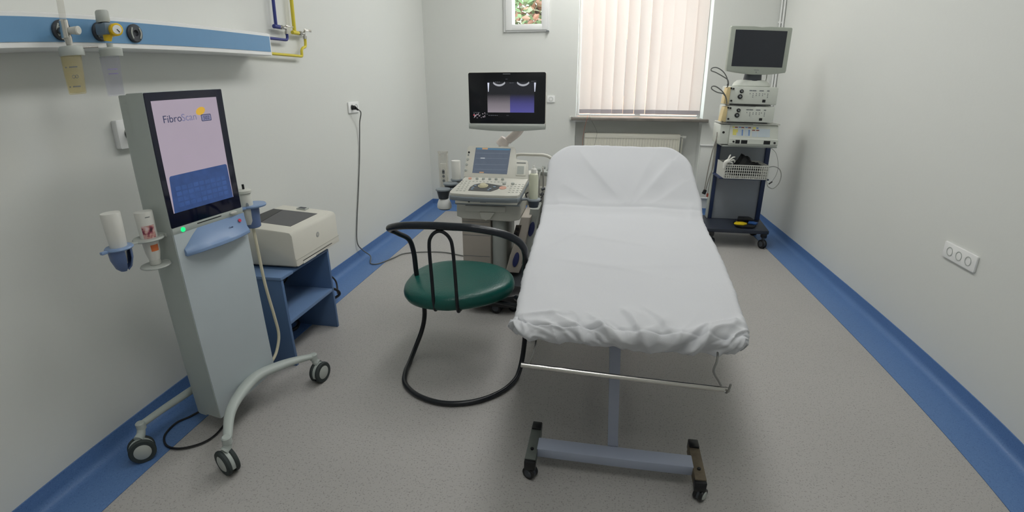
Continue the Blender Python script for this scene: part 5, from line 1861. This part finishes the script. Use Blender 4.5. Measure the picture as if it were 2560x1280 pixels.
lattice(bm, W @ frame((b0, yb0, bz0), (1, 0, 0), (0, -.06, 1), (0, 1, 0)), b1 - b0, bz1 - bz0, 20, 5)
lattice(bm, W @ frame((b0, yb1, bz0), (1, 0, 0), (0, 0, 1), (0, 1, 0)), b1 - b0, bz1 - bz0, 20, 5)
lattice(bm, W @ frame((b1, yb0, bz0), (0, 1, 0), (0, 0, 1), (1, 0, 0)), yb1 - yb0, bz1 - bz0, 14, 5)
bx(bm, b0 - .003, b0, yb0, yb1, bz0, bz1 + .004, .001, M=W)
bx(bm, b0, b1, yb0, yb1, bz0, bz0 + .003, M=W)
obj('basket_body', bm, OFFW, bk, smooth=0)
bg_ = thing('black_bag', 'crumpled black bag lying in the white basket', 'bag', (1.35, TY + .15, .616))
W = onworld(bg_)
bm = B()
bmesh.ops.create_icosphere(bm, subdivisions=4, radius=1)
rn = np.random.default_rng(3)
K = rn.normal(0, 4, (14, 3))
PH = rn.uniform(0, 6.3, 14)
for v in bm.verts:
    p = np.array(v.co)
    h = 1 + sum(.045 * math.sin(float(K[i] @ p) + PH[i]) for i in range(14))
    ztop = .105 + .05 * math.exp(-((p[0] - .0) / .35) ** 2)
    v.co = Vector((p[0] * .135 * h + .0, p[1] * .080 * h, (p[2] * .5 + .5) * ztop * h + .001))
    v.co.z += .04 * max(0, p[0]) * (p[2] > 0) - .0
    v.co.z = max(v.co.z, .001)
bmesh.ops.translate(bm, verts=bm.verts, vec=W @ Vector((1.36, TY + .13, .617)) - Vector((0, 0, 0)))
obj('bag', bm, mat('black_nylon', (20, 22, 24), .55, bump=.4, bscale=40), bg_)
tg_ = thing('glove', 'white rubber glove hanging over the left end of the basket', 'glove', (1.18, TY + .02, .74))
W = onworld(tg_)
bm = B()
tube(bm, [(1.152, TY + .0, .70), (1.160, TY - .0, .748), (1.185, TY + .0, .765), (1.20, TY + .03, .745)], [.012, .018, .018, .012], seg=10, M=W)
for p in ([(1.185, TY, .765), (1.215, TY + .0, .795), (1.235, TY + .0, .80)], [(1.19, TY, .760), (1.225, TY, .775), (1.24, TY + .01, .755)], [(1.175, TY, .765), (1.19, TY + .01, .80), (1.20, TY + .02, .815)], [(1.19, TY, .755), (1.215, TY, .750), (1.222, TY + .01, .73)]):
    tube(bm, p, [.008, .007, .005], seg=8, M=W)
obj('glove', bm, WHITE, tg_)
bcb = thing('hanging_cable', 'thin grey cable looping out at the right end of the basket', 'cable', (1.58, TY, .65))
W = onworld(bcb)
bm = B()
tube(bm, [(1.54, TY + .05, .885), (1.575, TY - .0, .84), (1.60, TY - .02, .74), (1.595, TY - .02, .66), (1.565, TY - .02, .60), (1.55, TY - .02, .585)], .0022, seg=6, M=W)
tube(bm, [(1.52, TY, .72), (1.56, TY - .03, .735), (1.61, TY - .03, .715), (1.635, TY - .03, .66), (1.625, TY - .03, .59), (1.585, TY - .03, .545), (1.54, TY - .03, .56), (1.525, TY - .02, .60), (1.51, TY + .0, .66)], .0042, seg=8, M=W)
obj('cord', bm, mat('cable_light_grey', (150, 152, 148), .5), bcb)
obj('connector', cyl(B(), (1.545, TY - .02, .580), (1.572, TY - .02, .603), .006, M=W, seg=10), BLACK, bcb)
lc = thing('hanging_cable', 'long grey mains leads hanging beside the left post of the trolley', 'cable', (1.04, TY + .03, .7))
W = onworld(lc)
bm = B()
tube(bm, [(1.072, TY + .06, 1.0), (1.068, TY + .04, .95), (1.045, TY + .02, .86), (1.028, TY + .02, .70), (1.020, TY + .02, .58), (1.015, TY + .02, .50)], .0045, seg=8, M=W)
tube(bm, [(1.070, TY + .05, .97), (1.066, TY + .02, .86), (1.066, TY + .02, .72), (1.045, TY + .02, .62), (1.030, TY + .02, .52), (1.024, TY + .02, .49)], .0045, seg=8, M=W)
tube(bm, [(1.062, TY + .04, .90), (1.06, TY + .03, .65), (1.05, TY + .03, .46)], .003, seg=8, M=W)
obj('cord', bm, mat('lead_grey', (136, 132, 126), .5), lc)
bm = B()
cyl(bm, (1.024, TY + .02, .50), (1.012, TY + .02, .462), .015, .018, M=W, bev=.003)
obj('plug', bm, BLACK, lc)
obj('plug', cyl(B(), (1.05, TY + .03, .465), (1.05, TY + .03, .435), .009, M=W), mat('plug_red', (170, 84, 70), .5), lc, 'reddish plug')
fp = thing('foot_pedal', 'black foot pedal with a yellow and a blue plate on the trolley base', 'foot pedal', (1.40, TY + .08, .172))
W = onworld(fp)
bm = B()
prism(bm, [(1.335, TY - .0), (1.36, TY - .03), (1.47, TY - .03), (1.515, TY + .03), (1.515, TY + .16), (1.36, TY + .16), (1.335, TY + .12)], .1725, .200, M=W, bev=.008)
prism(bm, [(1.36, TY + .09), (1.50, TY + .09), (1.48, TY + .16), (1.38, TY + .16)], .196, .240, M=W, bev=.012)
obj('body', bm, BLACK, fp)
obj('pedal', prism(B(), [(1.305, TY - .01), (1.33, TY - .035), (1.385, TY - .035), (1.42, TY - .005), (1.395, TY + .04), (1.335, TY + .035)], .201, .218, M=W, bev=.004), YELLOW, fp, 'yellow plate')
obj('pedal', prism(B(), [(1.44, TY + .03), (1.50, TY + .0), (1.525, TY + .03), (1.50, TY + .07), (1.455, TY + .07)], .201, .218, M=W, bev=.004), PBLUE, fp, 'blue plate')
